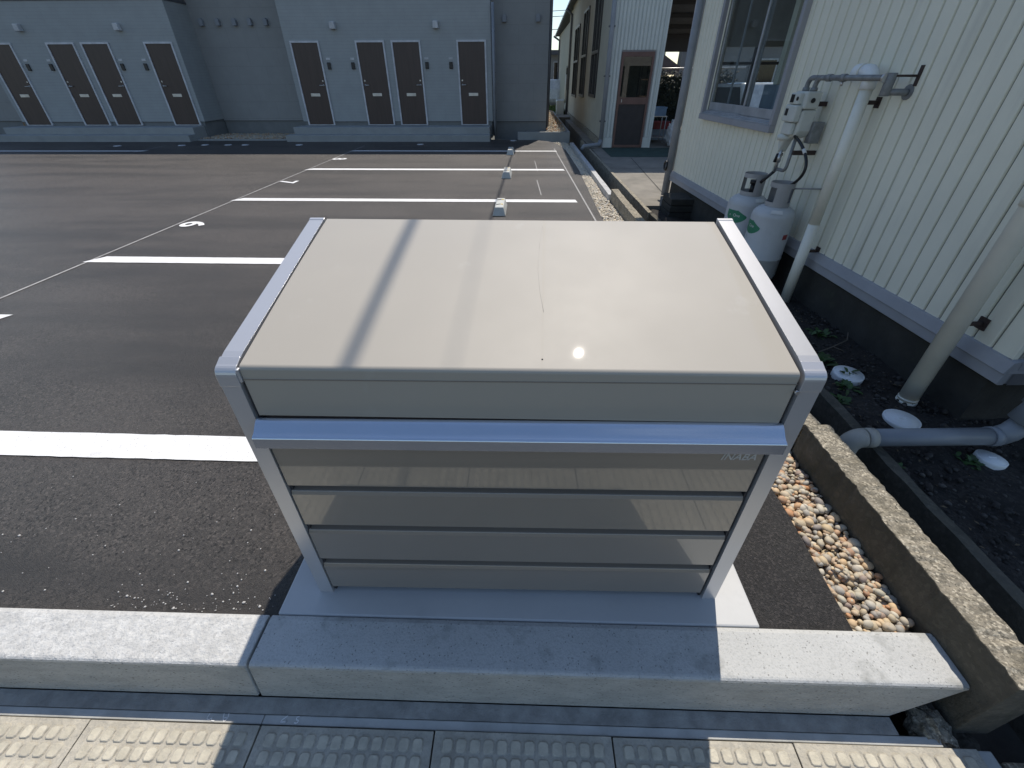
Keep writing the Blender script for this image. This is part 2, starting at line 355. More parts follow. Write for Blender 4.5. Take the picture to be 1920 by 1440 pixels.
# painted lines (children of the lot)
phi = math.tan(-.0098); XL, XR = -4.375, .764
for k in range(-1, 5):
    yc = 1.5103+2.6512*k
    if k == -1: continue
    wd = .085 if k < 4 else .07
    ln = MB(); x0, x1 = XL, XR
    ya = yc+phi*x0; yb = yc+phi*x1
    skew = .16 if k else .0
    n_ = 90; lo, hi = [], []
    for q in range(n_+1):
        f = q/n_; j0, j1 = rng.normal(0,.0011,2)
        lo.append((x0-.06+(x1-x0+.06)*f, ya+(yb-ya)*f-wd+j0, .005)); hi.append((x0+.06+(x1-.02-x0-.06)*f, ya+(yb-ya)*f+wd+j1, .005))
    ln.add(lo+hi, [(q,q+1,n_+2+q,n_+1+q) for q in range(n_)])
    ln.build('parking_line', M_paint, lot, rel=False)
for x0, y0, x1, y1, wd in ((XL-.02,-.0+.75,XL,13.2,.012), (.985,2.5,.72,12.6,.011), (.245,7.2,.2,8.4,.008), (.23,9.3,.19,10.6,.008), (-9.8,11.9,-9.9,13.2,.012)):
    MB().add([(x0-wd,y0,.0045),(x0+wd,y0,.0045),(x1+wd,y1,.0045),(x1-wd,y1,.0045)], [(0,1,2,3)]).build('layout_line', M_chalkline, lot, rel=False)
MB().add([(-13.6,12.05,.005),(-9.75,12.05,.005),(-9.62,12.19,.005),(-13.6,12.19,.005)], [(0,1,2,3)]).build('parking_line', M_paint, lot, rel=False)
MB().add([(-5.2,2.86,.005),(-4.02,2.86,.005),(-3.98,2.95,.005),(-5.2,2.95,.005)], [(0,1,2,3)]).build('parking_line', M_paint, lot, rel=False)
for dgt, x, y in (('6',-4.33,5.49),('7',-4.36,8.17),('8',-4.38,10.83)):
    me = text_mesh(dgt, .47, .0008, bold=.012)
    # upright of the digit points to +x
    vs = np.array([v.co[:] for v in me.vertices]); mn = vs.min(0); mx = vs.max(0)
    sx = .235/(mx[0]-mn[0]); sy = .315/(mx[1]-mn[1])
    T = Matrix.Translation((x, y, .0065))@Matrix.Rotation(-PI/2, 4, 'Z')@Matrix.Diagonal((sx, sy, 1, 1))@Matrix.Translation((-(mn[0]+mx[0])/2, -mn[1], 0))
    o = place_mesh('bay_number', me, M_paint, T, lot); o['label'] = 'white painted number %s' % dgt

# concrete pad, kerb, gutter
pad = MB().box(-.8175,.7905,.7185,1.748,-.4,.026).build('concrete_pad', M_pad, bevel=.006); tag(pad, kind='structure')
kerb = MB().box(-6.5,1.10,.57,.70,-.4,-.11).build('kerb', M_mortar); tag(kerb, kind='structure')
def kerb_stone(x0, x1, mtop, endcut=0):
    pr = [(.535,-.136)]+[(.5565-.0,.012)]+arc(.572,.012,.0165,PI,PI/2,4)[1:]+[(.700,.0285),(.716,.024),(.716,-.14)]
    b = MB(); b.prism(pr, 'x', x0, x1); n = len(pr)
    if endcut:
        b.v = [(x-(endcut*max(0,(.02-z))/.15 if abs(x-x1) < 1e-6 else 0)+(.0), y, z) for x,y,z in b.v]
    o = b.build('kerb_stone', mtop, kerb, rel=False, bevel=.004); o.data.materials.append(M_kerb_face)
    for p in o.data.polygons:
        if p.normal.y < -.8: p.material_index = 1
    return o
for i, (x0, x1) in enumerate(((-4.85,-2.853),(-2.847,-.8435),(-.8345,1.335))):
    o = kerb_stone(x0, x1, M_kerb_rough if i < 2 else M_kerb, .17 if i == 2 else 0)
    if i == 2: o['label'] = 'smooth pale kerb stone in front of the bin, its right end broken underneath'
MB().box(-6.5,1.16,.4885,.5335,-.4,-.1375).build('mortar_joint', M_mortar, kerb, rel=False)
gut = MB().box(-6.5,1.27,.4585,.4615,-.4,-.145).build('gutter', M_ditch); tag(gut, kind='structure')
for x0, x1 in ((-4.8,-2.805),(-2.8,-.8005),(-.799,1.275)):
    MB().box(x0,x1,.4625,.4875,-.4,-.1385).build('gutter_strip', M_strip, gut, rel=False, bevel=.003)
# chalk marks
def stroke(pts, wd=.0016):
    b = MB()
    for (x0,y0),(x1,y1) in zip(pts, pts[1:]):
        d = Vector((x1-x0, y1-y0)); n = Vector((-d.y, d.x)).normalized()*wd
        b.add([(x0-n.x,y0-n.y,-.1372),(x0+n.x,y0+n.y,-.1372),(x1+n.x,y1+n.y,-.1372),(x1-n.x,y1-n.y,-.1372)], [(0,1,2,3)])
    return b
chalk = MB()
for pts in ([(-.975,.485),(-.977,.472),(-.968,.468),(-.962,.476),(-.960,.467),(-.950,.466)], [(-.930,.487),(-.926,.474),(-.918,.464)], [(-.926,.474),(-.915,.476)], [(-.915,.487),(-.912,.476),(-.918,.464)],
            [(-.725,.486),(-.738,.475),(-.742,.468),(-.730,.470),(-.722,.474),(-.728,.468)], [(-.688,.485),(-.696,.482),(-.694,.476),(-.685,.474),(-.690,.467),(-.698,.468)]):
    s_ = stroke(pts); chalk.add(s_.v, s_.f)
chalk.build('chalk_mark', mat('chalk', (.85,.85,.83), .9), gut, rel=False)
# gutter covers with anti-slip pads
def cover_mesh(w=.5345, d=.40):
    b = MB(); b.box(0,w,-d,0,-.09,0)
    nx = 12; px = (w-.044)/nx; py = .0425
    for j in range(9):
        for i in range(nx):
            x = .022+px*(i+.5); y = -.036-py*j
            a0, b0 = .0168, .0188; c0 = .006
            def ring(a, bb, c, z): return [(x-a+c,y-bb,z),(x+a-c,y-bb,z),(x+a,y-bb+c,z),(x+a,y+bb-c,z),(x+a-c,y+bb,z),(x-a+c,y+bb,z),(x-a,y+bb-c,z),(x-a,y-bb+c,z)]
            vs = ring(a0,b0,c0,.0002)+ring(a0-.0028,b0-.0028,c0,.0045)
            b.add(vs, [(k,(k+1)%8,(k+1)%8+8,k+8) for k in range(8)]+[tuple(range(8,16))])
    return b
def cover_obj():
    o = cover_mesh().build('gutter_cover', M_cover, gut, rel=False, bevel=.0012, seg=1); o.data.materials.append(M_padtop)
    for p in o.data.polygons:
        if p.normal.z > .9 and p.area < .002: p.material_index = 1
    return o
proto = None
for i in range(-8, 4):
    x = -.7945+.5395*i
    if proto is None:
        proto = cover_obj(); c = proto
    else:
        c = proto.copy(); COL.objects.link(c); c.parent = gut
    c.location = (x+.002, .4575+rng.uniform(-.0015,.0015), -.1305+rng.uniform(-.001,.001))
MB().box(1.358,1.405,.05,.4575,-.5,-.137).build('gutter_edge', M_strip, gut, rel=False, bevel=.004)
# broken mortar lump between kerb end and wall
def lump(name, c, sz, m, n=2, seed=1, parent=None):
    bm = bmesh.new(); bmesh.ops.create_icosphere(bm, subdivisions=n, radius=1); r = random.Random(seed)
    for v in bm.verts:
        k = 1+r.uniform(-.25,.25); v.co = Vector((v.co.x*sz[0]*k+c[0], v.co.y*sz[1]*k+c[1], v.co.z*sz[2]*k+c[2]))
    me = bpy.data.meshes.new(name); bm.to_mesh(me); bm.free(); me.materials.append(m)
    o = bpy.data.objects.new(name, me); COL.objects.link(o)
    if parent: o.parent = parent
    return o
tag(lump('rubble', (1.285,.515,-.17), (.055,.06,.05), M_oldcon, 3, 3), 'broken lump of old concrete under the right end of the kerb', 'rubble')
tag(lump('rubble', (1.365,.50,-.22), (.06,.05,.055), M_oldface, 3, 5), 'dark broken concrete lump below the end of the old low wall', 'rubble')
o = MB().box(1.47,1.62,.36,.45,-.32,-.20).build('concrete_block', M_oldcon, bevel=.008); tag(o, 'small old concrete block lying at the bottom right corner by the ditch', 'concrete block')

# old boundary wall (x follows y slightly)
def wx(y): return 1.337-.010*(y-.5)
def slanted(y0, y1, dx0, dx1, z0, z1, name, m, parent=None, n=24, jitter=0, seed=2, bevel=.0):
    r = random.Random(seed); b = MB(); vs = []
    for i in range(n+1):
        y = y0+(y1-y0)*i/n; j = lambda: r.uniform(-jitter, jitter)
        x = wx(y)
        vs += [(x+dx0,y,z0),(x+dx1,y,z0),(x+dx1+j(),y,z1+j()),(x+dx0+j(),y,z1+j())]
    fs = []
    for i in range(n):
        o = 4*i
        for k in range(4): fs.append((o+k, o+4+k, o+4+(k+1)%4, o+(k+1)%4))
    fs += [(0,1,2,3), (4*n+3,4*n+2,4*n+1,4*n)]
    b.add(vs, fs); return b.build(name, m, parent, rel=parent is not None, bevel=bevel)
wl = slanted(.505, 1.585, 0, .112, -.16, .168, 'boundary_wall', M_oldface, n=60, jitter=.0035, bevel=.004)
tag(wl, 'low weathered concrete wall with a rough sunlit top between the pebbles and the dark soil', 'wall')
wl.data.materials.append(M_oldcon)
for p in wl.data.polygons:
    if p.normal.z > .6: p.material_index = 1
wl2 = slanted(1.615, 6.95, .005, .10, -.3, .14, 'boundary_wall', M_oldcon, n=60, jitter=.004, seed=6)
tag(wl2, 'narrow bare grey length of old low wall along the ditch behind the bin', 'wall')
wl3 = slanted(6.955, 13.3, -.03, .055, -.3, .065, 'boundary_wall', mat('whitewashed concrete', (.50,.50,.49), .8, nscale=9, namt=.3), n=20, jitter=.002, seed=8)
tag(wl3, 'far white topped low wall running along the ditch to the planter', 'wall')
# ditch and its inner wall
o = MB().prism([(1.43,-.0),(1.80,-.0),(1.62,16),(1.25,16)], 'z', -.45, -.33).build('ditch_floor', M_ditch); tag(o, kind='structure')
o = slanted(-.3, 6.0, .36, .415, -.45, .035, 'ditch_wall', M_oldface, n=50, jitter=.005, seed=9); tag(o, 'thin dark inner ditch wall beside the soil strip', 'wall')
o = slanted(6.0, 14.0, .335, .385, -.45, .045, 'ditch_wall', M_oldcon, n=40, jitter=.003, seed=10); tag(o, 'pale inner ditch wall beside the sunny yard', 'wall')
# soil strip
soil = MB(); nx, ny = 30, 110; vs = []; r = random.Random(4)
for j in range(ny+1):
    for i in range(nx+1):
        y = -1.5+7.9*j/ny; x = wx(y)+.416+(2.6)*(i/nx)**1.5
        vs.append((x, y, -.004+r.uniform(-.012,.010)+.012*math.sin(x*9+y*5)))
soil.add(vs, [(j*(nx+1)+i, j*(nx+1)+i+1, (j+1)*(nx+1)+i+1, (j+1)*(nx+1)+i) for j in range(ny) for i in range(nx)], True)
soil = soil.build('soil_bed', M_soil); tag(soil, kind='structure')
pts = []
for _ in range(2600):
    y = rng.uniform(.3, 3.2); x = wx(y)+.43+rng.uniform(0, 1.0); pts.append((x, y, rng.uniform(-.004,.010)))
o = scatter('soil_stones', pts, rng.gamma(3, .0022, len(pts))+.002, M_soilstone, 1, rough=.15)
lt = MB()
for _ in range(140):
    y = rng.uniform(.3,3.2); x = wx(y)+.44+abs(rng.normal(0,.35)); a = rng.uniform(0,2*PI); l = rng.uniform(.004,.014); dx, dy = math.cos(a)*l, math.sin(a)*l
    lt.add([(x-dx,y-dy,.014),(x+dy*.4,y-dx*.4,.016),(x+dx,y+dy,.015),(x-dy*.4,y+dx*.4,.017)], [(0,1,2,3)])
o = lt.build('leaf_litter', mat('dry leaf bits', (.16,.12,.07), .9, nscale=40, namt=.5)); tag(o, kind='stuff')
# yard behind: concrete
yd = MB().box(1.64,14,6.4,32,-.5,.035).build('yard', M_yard); tag(yd, kind='structure')
MB().add([(1.9,10.9,.039),(3.6,10.9,.039),(3.75,12.44,.039),(1.9,12.44,.039)], [(0,1,2,3)]).build('floor_mat', M_mat, yd, rel=False)
MB().add([(2.06,6.4,.0385),(2.075,6.4,.0385),(2.335,10.8,.0385),(2.32,10.8,.0385)], [(0,1,2,3)]).build('joint_line', M_ditch, yd, rel=False)
MB().add([(1.62,9.4,.0385),(5,9.5,.0385),(5,9.515,.0385),(1.62,9.415,.0385)], [(0,1,2,3)]).build('joint_line', M_ditch, yd, rel=False)
# gravel base and pebbles
gb = MB().prism([(1.10,.716),(1.36,.716),(1.36,14.3),(.9,14.3),(.95,12),(.98,6)], 'z', -.5, -.055).build('gravel_base', M_oldcon); tag(gb, kind='structure')
def gx0(y): return float(np.interp(y, [.7,1.2,3,6,9.4,12.4,13.6,14.2], [1.10,1.118,1.06,1.0,1.05,1.0,.86,.62]))
pts = []; sz = []
for layer, (dens, zz) in enumerate(((1600,-.040),(1750,-.016))):
    for _ in range(int(dens*1.35*.25*1.6)):
        y = rng.uniform(.725, 2.0); a = gx0(y)-.0; bx = wx(y)-.008
        x = rng.uniform(a, bx)+rng.normal(0,.003); s_ = min(max(rng.gamma(8, .00165), .006), .024)
        x = min(x, bx); pts.append((x, y, zz+rng.uniform(-.008,.008)-.012*max(0,(.02-(x-a))/.02))); sz.append(s_)
scatter('gravel', pts, sz, M_pebble, 2, rough=.07)
pts = []; sz = []
for _ in range(11000):
    y = 2.0+ (12.0)*rng.uniform(0,1)**1.3; a = gx0(y); bx = wx(y)-.01-(.03 if y > 6.95 else 0)
    if bx-a < .03: continue
    pts.append((rng.uniform(a,bx), y, -.03+rng.uniform(-.012,.02))); sz.append(min(max(rng.gamma(9,.0017),.008),.028))
scatter('gravel', pts, sz, M_pebble_far, 1, rough=.1)
# crumbs spilled near kerb
pts = []; sz = []
for _ in range(100):
    x = rng.normal(-1.15,.22); y = .735+abs(rng.normal(0,.05)); 
    if x > -.84: continue
    pts.append((x,y,.002)); sz.append(min(rng.gamma(2,.0010)+.0006,.006))
for _ in range(90):
    pts.append((rng.uniform(-2.2,-.85), .73+abs(rng.normal(0,.35)), .001)); sz.append(rng.gamma(2,.0007)+.0006)
scatter('stone_crumbs', pts, sz, M_crumb, 1, rough=.2)
#--OBJ
# ================================================================ STORAGE BIN
TH = .0079
ZF, ZB, DEP, W2 = .965, 1.124, .662, .688
bin_ = empty('storage_bin', (-.0139, .8038, .026), 'large taupe steel storage bin with silver side frames standing on the concrete pad', 'storage bin', rz=TH)
Z0 = .026
def zl(v): return ZF-Z0+(ZB-ZF)*v/DEP
def frame_mb(side):
    # inverted U: front post, sloped rail, rear post; side=-1/1
    xo = side*W2; xi = side*(W2-.046)
    x0, x1 = min(xo,xi), max(xo,xi)
    t = .055; R = .022
    out = [(0,0)]
    out += arc(R, zl(0)-R, R, PI, PI/2+.235, 5)
    out += [(DEP-.01, zl(DEP)), (DEP, zl(DEP)-.012), (DEP, 0), (DEP-t,0), (DEP-t, zl(DEP-t)-t), (t, zl(t)-t), (t, 0)]
    b = MB()
    b.prism([(0,0),(0,zl(0)-R),(0+.0001,zl(0)-R),(t,zl(0)-R),(t,0)], 'x', x0, x1)
    b.prism(arc(R, zl(0)-R, R, PI, PI/2+.235, 6)+[(t, zl(t)),(t, zl(0)-R)], 'x', x0, x1)
    b.prism([(t,zl(t)),(DEP,zl(DEP)),(DEP,zl(DEP)-t),(t,zl(t)-t)], 'x', x0, x1)
    b.prism([(DEP-t,0),(DEP,0),(DEP,zl(DEP)-t-.0005),(DEP-t,zl(DEP)-t-.012)], 'x', x0, x1)
    return b
for sd_ in (-1,1):
    fr = frame_mb(sd_).build('side_frame', M_frame, bin_, rel=False, bevel=.0025)
    # corner cap, a hair proud
    e = .0016; xo = sd_*(W2+e); xi = sd_*(W2-.046-e); x0, x1 = min(xo,xi), max(xo,xi); R = .0236
    c = MB(); c.prism([(-e, zl(0)-.05)]+arc(R-e, zl(0)+e-R, R, PI, PI/2+.235, 6)+[(.036, zl(.036)+e), (.036, zl(.036)-.02), (.02, zl(0)-.05)], 'x', x0, x1)
    c.build('corner_cap', M_frame, fr, rel=False, bevel=.0015)
    c = MB(); c.prism([(DEP-.012, zl(DEP-.012)+e), (DEP+e, zl(DEP)+e), (DEP+e, zl(DEP)-.03), (DEP-.012, zl(DEP)-.03)], 'x', x0, x1)
    c.build('corner_cap', M_frame, fr, rel=False, bevel=.0015)
    # side sheet
    xs = sd_*(W2-.014); MB().prism([(.056,.05),(DEP-.056,.05),(DEP-.056,zl(DEP-.056)-.056),(.056,zl(.056)-.056)], 'x', xs-.004, xs+.004).build('side_panel', M_slat, bin_, rel=False)
    MB().tube([(sd_*.628,.05,0),(sd_*.628,.05,.012)], .014, 12).tube([(sd_*.628,.05,.012),(sd_*.628,.05,.06)], .006, 10).build('adjuster_foot', M_zinc, bin_, rel=False)
    MB().tube([(sd_*.628,DEP-.06,0),(sd_*.628,DEP-.06,.012)], .014, 12).tube([(sd_*.628,DEP-.06,.012),(sd_*.628,DEP-.06,.06)], .006, 10).build('adjuster_foot', M_zinc, bin_, rel=False)
# lid: folded sheet; top slope then rounded nose then fascia
LW = .6325; R = .013; lz0 = ZF-Z0-.003; tilt = rad(14.8); tilt1 = rad(12.2)
def ltop(v):
    t = v-.003; return lz0+math.tan(tilt)*t-(math.tan(tilt)-math.tan(tilt1))*t*t/(2*.655)
nose = arc(.005+R, lz0-R+.0035, R, PI, PI/2+tilt, 8)
prof = [(.005,.795)]+nose+[(v_, ltop(v_)) for v_ in np.linspace(.05,DEP-.03,24)]+[(DEP-.004, ltop(DEP-.004)), (DEP-.002, ltop(DEP-.004)-.03), (DEP-.014, ltop(DEP-.014)-.016), (.03, ltop(.03)-.018), (.016,.83), (.016,.795)]
lid = MB(); lid.prism(prof, 'x', -LW, LW)
lid.v = [(x, y, z-.006*x) for x,y,z in lid.v]
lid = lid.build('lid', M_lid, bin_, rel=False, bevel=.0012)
for p in lid.data.polygons: p.use_smooth = True
lid.modifiers.new('wn', 'WEIGHTED_NORMAL').keep_sharp = False
MB().box(-LW,LW,.0036,.0046,.905,.9075).build('fold_line', M_slat, lid, rel=False)
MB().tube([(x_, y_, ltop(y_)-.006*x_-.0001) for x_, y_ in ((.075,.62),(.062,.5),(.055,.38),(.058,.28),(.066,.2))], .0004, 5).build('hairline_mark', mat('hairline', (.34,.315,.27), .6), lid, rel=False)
MB().lathe([(.0022,0),(.0018,.0012),(0,.0016)], (.058,.04,ltop(.04)-.006*.058), 8).build('speck', M_black, lid, rel=False)
MB().tube([(LW+.004,.004,.888),(LW+.004,-.004,.888)], .005, 12).build('latch_pin', M_zinc, bin_, rel=False)
MB().box(-LW-.008,-LW-.001,.0,.012,.90,.935).build('hinge_clip', M_frame, bin_, rel=False, bevel=.002)
# dark fillers paint the shade of the open gaps between lid and frames
for sd_ in (-1,1):
    x0, x1 = sorted((sd_*(LW+.001), sd_*(W2-.048)))
    MB().prism([(.012,.0),(.012,zl(0)-.035),(.05,zl(.05)-.022),(DEP-.01,zl(DEP)-.022),(DEP-.01,0)], 'x', x0, x1).build('gap_shade_strip', M_dark, bin_, rel=False)
# handle
hp = [(.004,.7925)]+[(-.002,.792),(-.010,.787),(-.019,.779),(-.027,.7715),(-.034,.768),(-.0385,.7665),(-.0415,.7635),(-.042,.760),(-.0425,.733),(-.040,.7305),(-.036,.7315),(-.034,.757),(-.020,.762),(.004,.772)]
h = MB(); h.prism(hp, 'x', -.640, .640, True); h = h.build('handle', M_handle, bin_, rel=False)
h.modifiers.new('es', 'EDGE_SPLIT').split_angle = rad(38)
# slats
zb = [.7545,.546],[.5205,.372],[.342,.196],[.1635,.030]
for i, (a, b) in enumerate(zb):
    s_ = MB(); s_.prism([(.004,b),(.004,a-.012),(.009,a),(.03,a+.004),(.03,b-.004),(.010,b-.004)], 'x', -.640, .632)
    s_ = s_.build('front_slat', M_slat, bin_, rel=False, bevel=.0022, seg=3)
MB().box(-.645,.645,.026,.034,.04,.80).build('slat_backing', M_back, bin_, rel=False)
MB().box(-.645,.645,DEP-.03,DEP-.02,.04,zl(DEP)-.03).build('back_panel', M_slat, bin_, rel=False)
MB().box(-.645,.645,.036,DEP-.032,.04,.055).build('floor_panel', M_slat, bin_, rel=False)
me = text_mesh('INABA', .027, .0003, shear=.28, bold=.0003)
vs = np.array([v.co[:] for v in me.vertices]); mn, mx = vs.min(0), vs.max(0); k = .089/(mx[0]-mn[0])
place_mesh('lettering', me, M_letter, Matrix.Translation((.524,.0034,.668))@Matrix.Rotation(PI/2,4,'X')@Matrix.Diagonal((k,k*1.0,1,1)), bin_)

# ================================================================ WHEEL STOPS
def wheel_stop(loc, label):
    t = empty('wheel_stop', loc, label, 'wheel stop', 'concrete wheel stops on the parking lines')
    L_ = .62
    b = MB(); q = [(-.088,0),(.088,0),(.056,.105),(-.056,.105)]
    n = 4; vs = [(x,-L_/2+.0,z) for x,z in q[:2]]+[(q[2][0],-L_/2+.045,.105),(q[3][0],-L_/2+.045,.105)]+[(x,L_/2,z) for x,z in q[:2]]+[(q[2][0],L_/2-.045,.105),(q[3][0],L_/2-.045,.105)]
    b.add(vs, [(0,1,2,3),(5,4,7,6),(0,4,5,1),(1,5,6,2),(2,6,7,3),(3,7,4,0)]); b.build('block', M_stop, t, rel=False, bevel=.008)
    for yy in (-.14,.13):
        MB().prism([(-.045,yy),(.01,yy+.03),(.01,yy+.055),(-.045,yy+.025)], 'z', .1052,.1085).build('black_stripe', M_black, t, rel=False)
        MB().prism([(.012,yy+.031),(.045,yy+.01),(.045,yy+.04),(.012,yy+.056)], 'z', .1052,.109).build('reflector', M_yel, t, rel=False)
    return t
s0 = wheel_stop((-.345,6.24,.004), 'nearest concrete wheel stop, its black and yellow marks clearly seen, just behind the bin lid')
copy_tree(s0, loc=(-.352,8.83,.004), label='middle one of three concrete wheel stops, on the second white line beyond the bin')
copy_tree(s0, loc=(-.375,11.76,.004), label='farthest concrete wheel stop, on the last line at the edge of the apartment shadow')

# ================================================================ OVERHEAD CABLES (their shadows fall on the lot and the lid)
kx = math.sin(rad(SUN_AZ))/math.tan(rad(SUN_EL)); ky = math.cos(rad(SUN_AZ))/math.tan(rad(SUN_EL))
def cable(x0, x1, z, r_, label):
    # shadow on the ground runs x0 at y=6 to x1 at y=11.5
    sl = (x1-x0)/5.5
    path = [(x0+sl*(y-6-ky*z)+kx*z, y, z-.0004*(22-abs(y-12))*8+.0) for y in np.linspace(-10,34,23)]
    tag(MB().tube(path, r_, 8).build('overhead_cable', M_cable), label, 'cable')
cable(-.452,-.347,5.6,.0155,'thick black overhead cable whose shadow crosses the bin lid left of its middle')
cable(-.255,-.19,6.4,.0022,'thin overhead cable whose faint shadow crosses the middle of the bin lid')

# ================================================================ APARTMENT BUILDING
FY = 15.0
apt = empty('apartment_building', (-5,15,0), 'grey two storey apartment building in shade with dark doors and concrete steps', 'building')
def A(mb, name, m, parent=None, **k): return mb.build(name, m, parent or apt, rel=True, **k)
GX = -8.73
def wing(x0, x1):
    A(MB().box(x0,x1,FY,FY+6,.44,3.22), 'front_wall', M_side)
    A(MB().box(x0-.02,x1+.02,FY-.02,FY+6,3.222,3.27), 'band', M_flash)
    A(MB().box(x0,x1,FY+.002,FY+6,3.272,5.66), 'upper_wall', M_brownsid)
    A(MB().box(x0+.03,x1-.03,FY+.02,FY+5.98,0,.425), 'foundation', M_found)
    A(MB().box(x0-.004,x1+.004,FY-.006,FY+5.99,.4255,.4395), 'base_flashing', M_flash)
wing(-6.70,-1.0); wing(-15.43,-9.73)
def recess(x0, x1, y):
    A(MB().box(x0,x1,y,FY+6,.40,5.66), 'recess_wall', M_side2)
    A(MB().box(x0,x1,y+.02,FY+6,-.1,.385), 'foundation', M_found)
    A(MB().box(x0,x1,y-.006,FY+6,.3855,.3995), 'base_flashing', M_flash)
recess(-9.728,-6.702,16.0); recess(-.998,.60,15.55); recess(-18.5,-15.432,16.0)
A(MB().box(-18.7,.64,14.9,21.2,5.67,5.82), 'roof', M_roof)
# doors
def make_door(mirror):
    d = MB().box(-.36,.36,-.012,.02,.0,1.93).build('door', M_door)
    f = MB(); f.box(-.405,-.363,-.03,.02,-.02,1.975); f.box(.363,.405,-.03,.02,-.02,1.975); f.box(-.3629,.3629,-.03,.02,1.933,1.975); f.box(-.3629,.3629,-.028,.02,-.02,-.003)
    f.build('door_frame', M_doorfr, d)
    s = -1 if mirror else 1
    h = MB(); h.tube([(s*.30,-.01,.965),(s*.30,-.055,.965),(s*.19,-.055,.965)], .011, 8); h.lathe([(0,0),(.024,0),(.024,.01),(0,.01)], (0,0,0), 12)
    n0 = len(h.v)-48; h.v[n0:] = [(s*.30+x, -.012-z, .965+y) for x,y,z in h.v[n0:]]
    h.build('door_handle', M_metal, d)
    MB().tube([(s*.30,-.011,1.07),(s*.30,-.02,1.07)], .02, 12).build('door_lock', M_metal, d)
    MB().box(-.135,.135,-.02,-.0125,.70,.775).build('mail_slot', M_metal, d, bevel=.004)
    return d
dR = make_door(False); dL = make_door(True)
xs = [(-6.155,dR),(-4.34,dL),(-3.345,dR),(-1.54,dL)]
for gi, gx in enumerate((0,GX)):
    for x, d in xs:
        c = d if (gi == 0 and d.parent is None) else None
        if c is None: copy_tree(d, apt, (x+gx+5, FY-.0-15, .365))
        else: c.parent = apt; c.location = (x+gx+5, FY-15, .365)
    for ix in (-5.583,-4.899,-2.81,-2.132):
        it = A(MB().box(ix+gx-.048,ix+gx+.048,FY-.035,FY-.001,1.70,1.86), 'intercom', M_black, bevel=.008)
        pm = MB().box(ix+gx-.055,ix+gx+.055,FY-.012,FY-.001,1.915,1.965)
        A(pm, 'number_plate', M_plate)
    for lx in (-5.26,-2.473):
        A(MB().prism([(lx+gx-.075,2.58),(lx+gx+.075,2.58),(lx+gx+.065,2.74),(lx+gx-.065,2.74)], 'y', FY-.13, FY-.001), 'wall_lamp', M_lamp, bevel=.015)
    x0, x1 = (-6.92+gx,-1.04+gx)
    st = A(MB().box(x0,x1,14.08,14.415,-.1,.165), 'step', M_step, bevel=.008)
    st = A(MB().box(x0+.12,x1-.02,14.417,14.985,-.1,.335), 'step', M_step, bevel=.008)
def vent(x, y, z):
    v = MB(); v.prism(arc(0,.06,.055,0,PI,8)+[(-.055,-.055),(.055,-.055)], 'y', -.10, 0); v.v = [(a+x,b+y,c+z) for a,b,c in v.v]
    A(v, 'vent_hood', M_greyblue, bevel=.006)
for vx in (-9.42,-8.94,-8.45,-8.0,-7.54): vent(vx, 15.999, 2.80)
for vx in (-.65,.28): vent(vx, 15.549, 2.80)
dp = A(MB().tube([(-.93,14.93,0.06),(-.93,14.93,3.1)], .04, 10), 'downpipe', M_greyblue)
for z in (.7,1.6,2.5): MB().box(-.98,-.88,14.93,15.0,z,z+.03).build('bracket', M_flash, dp, rel=True)
A(MB().tube([(.64,15.6,0.1),(.64,15.6,4)], .045, 10), 'downpipe', M_flash)
A(MB().box(.602,.68,15.9,16.0,1.9,2.02), 'vent_hood', M_metal, bevel=.01)
tag(MB().box(-15.75,-15.55,15.3,15.5,0,.78).build('signboard', M_ochre, bevel=.01), 'ochre brown board standing in the dark recess left of the left row of doors', 'board')
# gravel beds at the building foot, kerb edge
o = MB().box(-9.95,-6.93,14.45,16.0,-.2,-.0).build('gravel_base', M_mortar); tag(o, kind='structure')
pts = [(rng.uniform(-9.9,-6.95), rng.uniform(14.6,15.97), .015+rng.uniform(0,.025)) for _ in range(2600)]
scatter('gravel', pts, rng.uniform(.012,.034,len(pts)), M_pebble, 1, rough=.1)
o = MB().box(-9.86,-6.93,14.37,14.448,-.2,.035).build('edging', M_step); tag(o, kind='structure')
# planter kerb at the far right end of the lot
pk = MB().box(-.25,1.27,14.52,14.60,-.3,.20).box(1.19,1.27,14.602,24,-.3,.20).build('planter_kerb', M_step, bevel=.006); tag(pk, 'low concrete kerb holding gravel at the right end of the apartments', 'kerb')
pts = [(rng.uniform(.62,1.18), rng.uniform(14.6,24), .15+rng.uniform(0,.06)+.05*max(0,.9-abs(_%100)/100)) for _ in range(2200)]
o = MB().box(.0,1.19,14.602,24,-.2,.15).build('gravel_base', M_mortar); tag(o, kind='structure')
scatter('gravel', pts, rng.uniform(.015,.04,len(pts)), M_pebble, 1, rough=.1)
# flush drain caps
capm = None
spots = [(-11.195,13.12),(-9.465,13.23),(-8.878,13.34),(-8.232,13.34),(-7.752,13.34),(-6.244,13.34),(-2.915,13.45),(-.37,14.30)]
caplab = ['flush white drain cover before the left flight of steps','flush white drain cover at the right end of the left steps','flush white drain cover, first right of the left steps in front of the recess','flush white drain cover in the middle of the recess front','flush white drain cover of the recess nearest the right steps','flush white drain cover before the left end of the right steps','flush white drain cover before the middle of the right steps','flush white drain cover beside the planter kerb at the right end of the lot']
for (x,y), lb in zip(spots, caplab):
    o = MB().lathe([(0,.012),(.085,.012),(.095,.004),(.095,0)], (0,0,0), 20).build('drain_cover', M_lamp)
    o.location = (x,y,.001); tag(o, lb, 'drain cover', 'small round drain covers in the asphalt before the apartments')
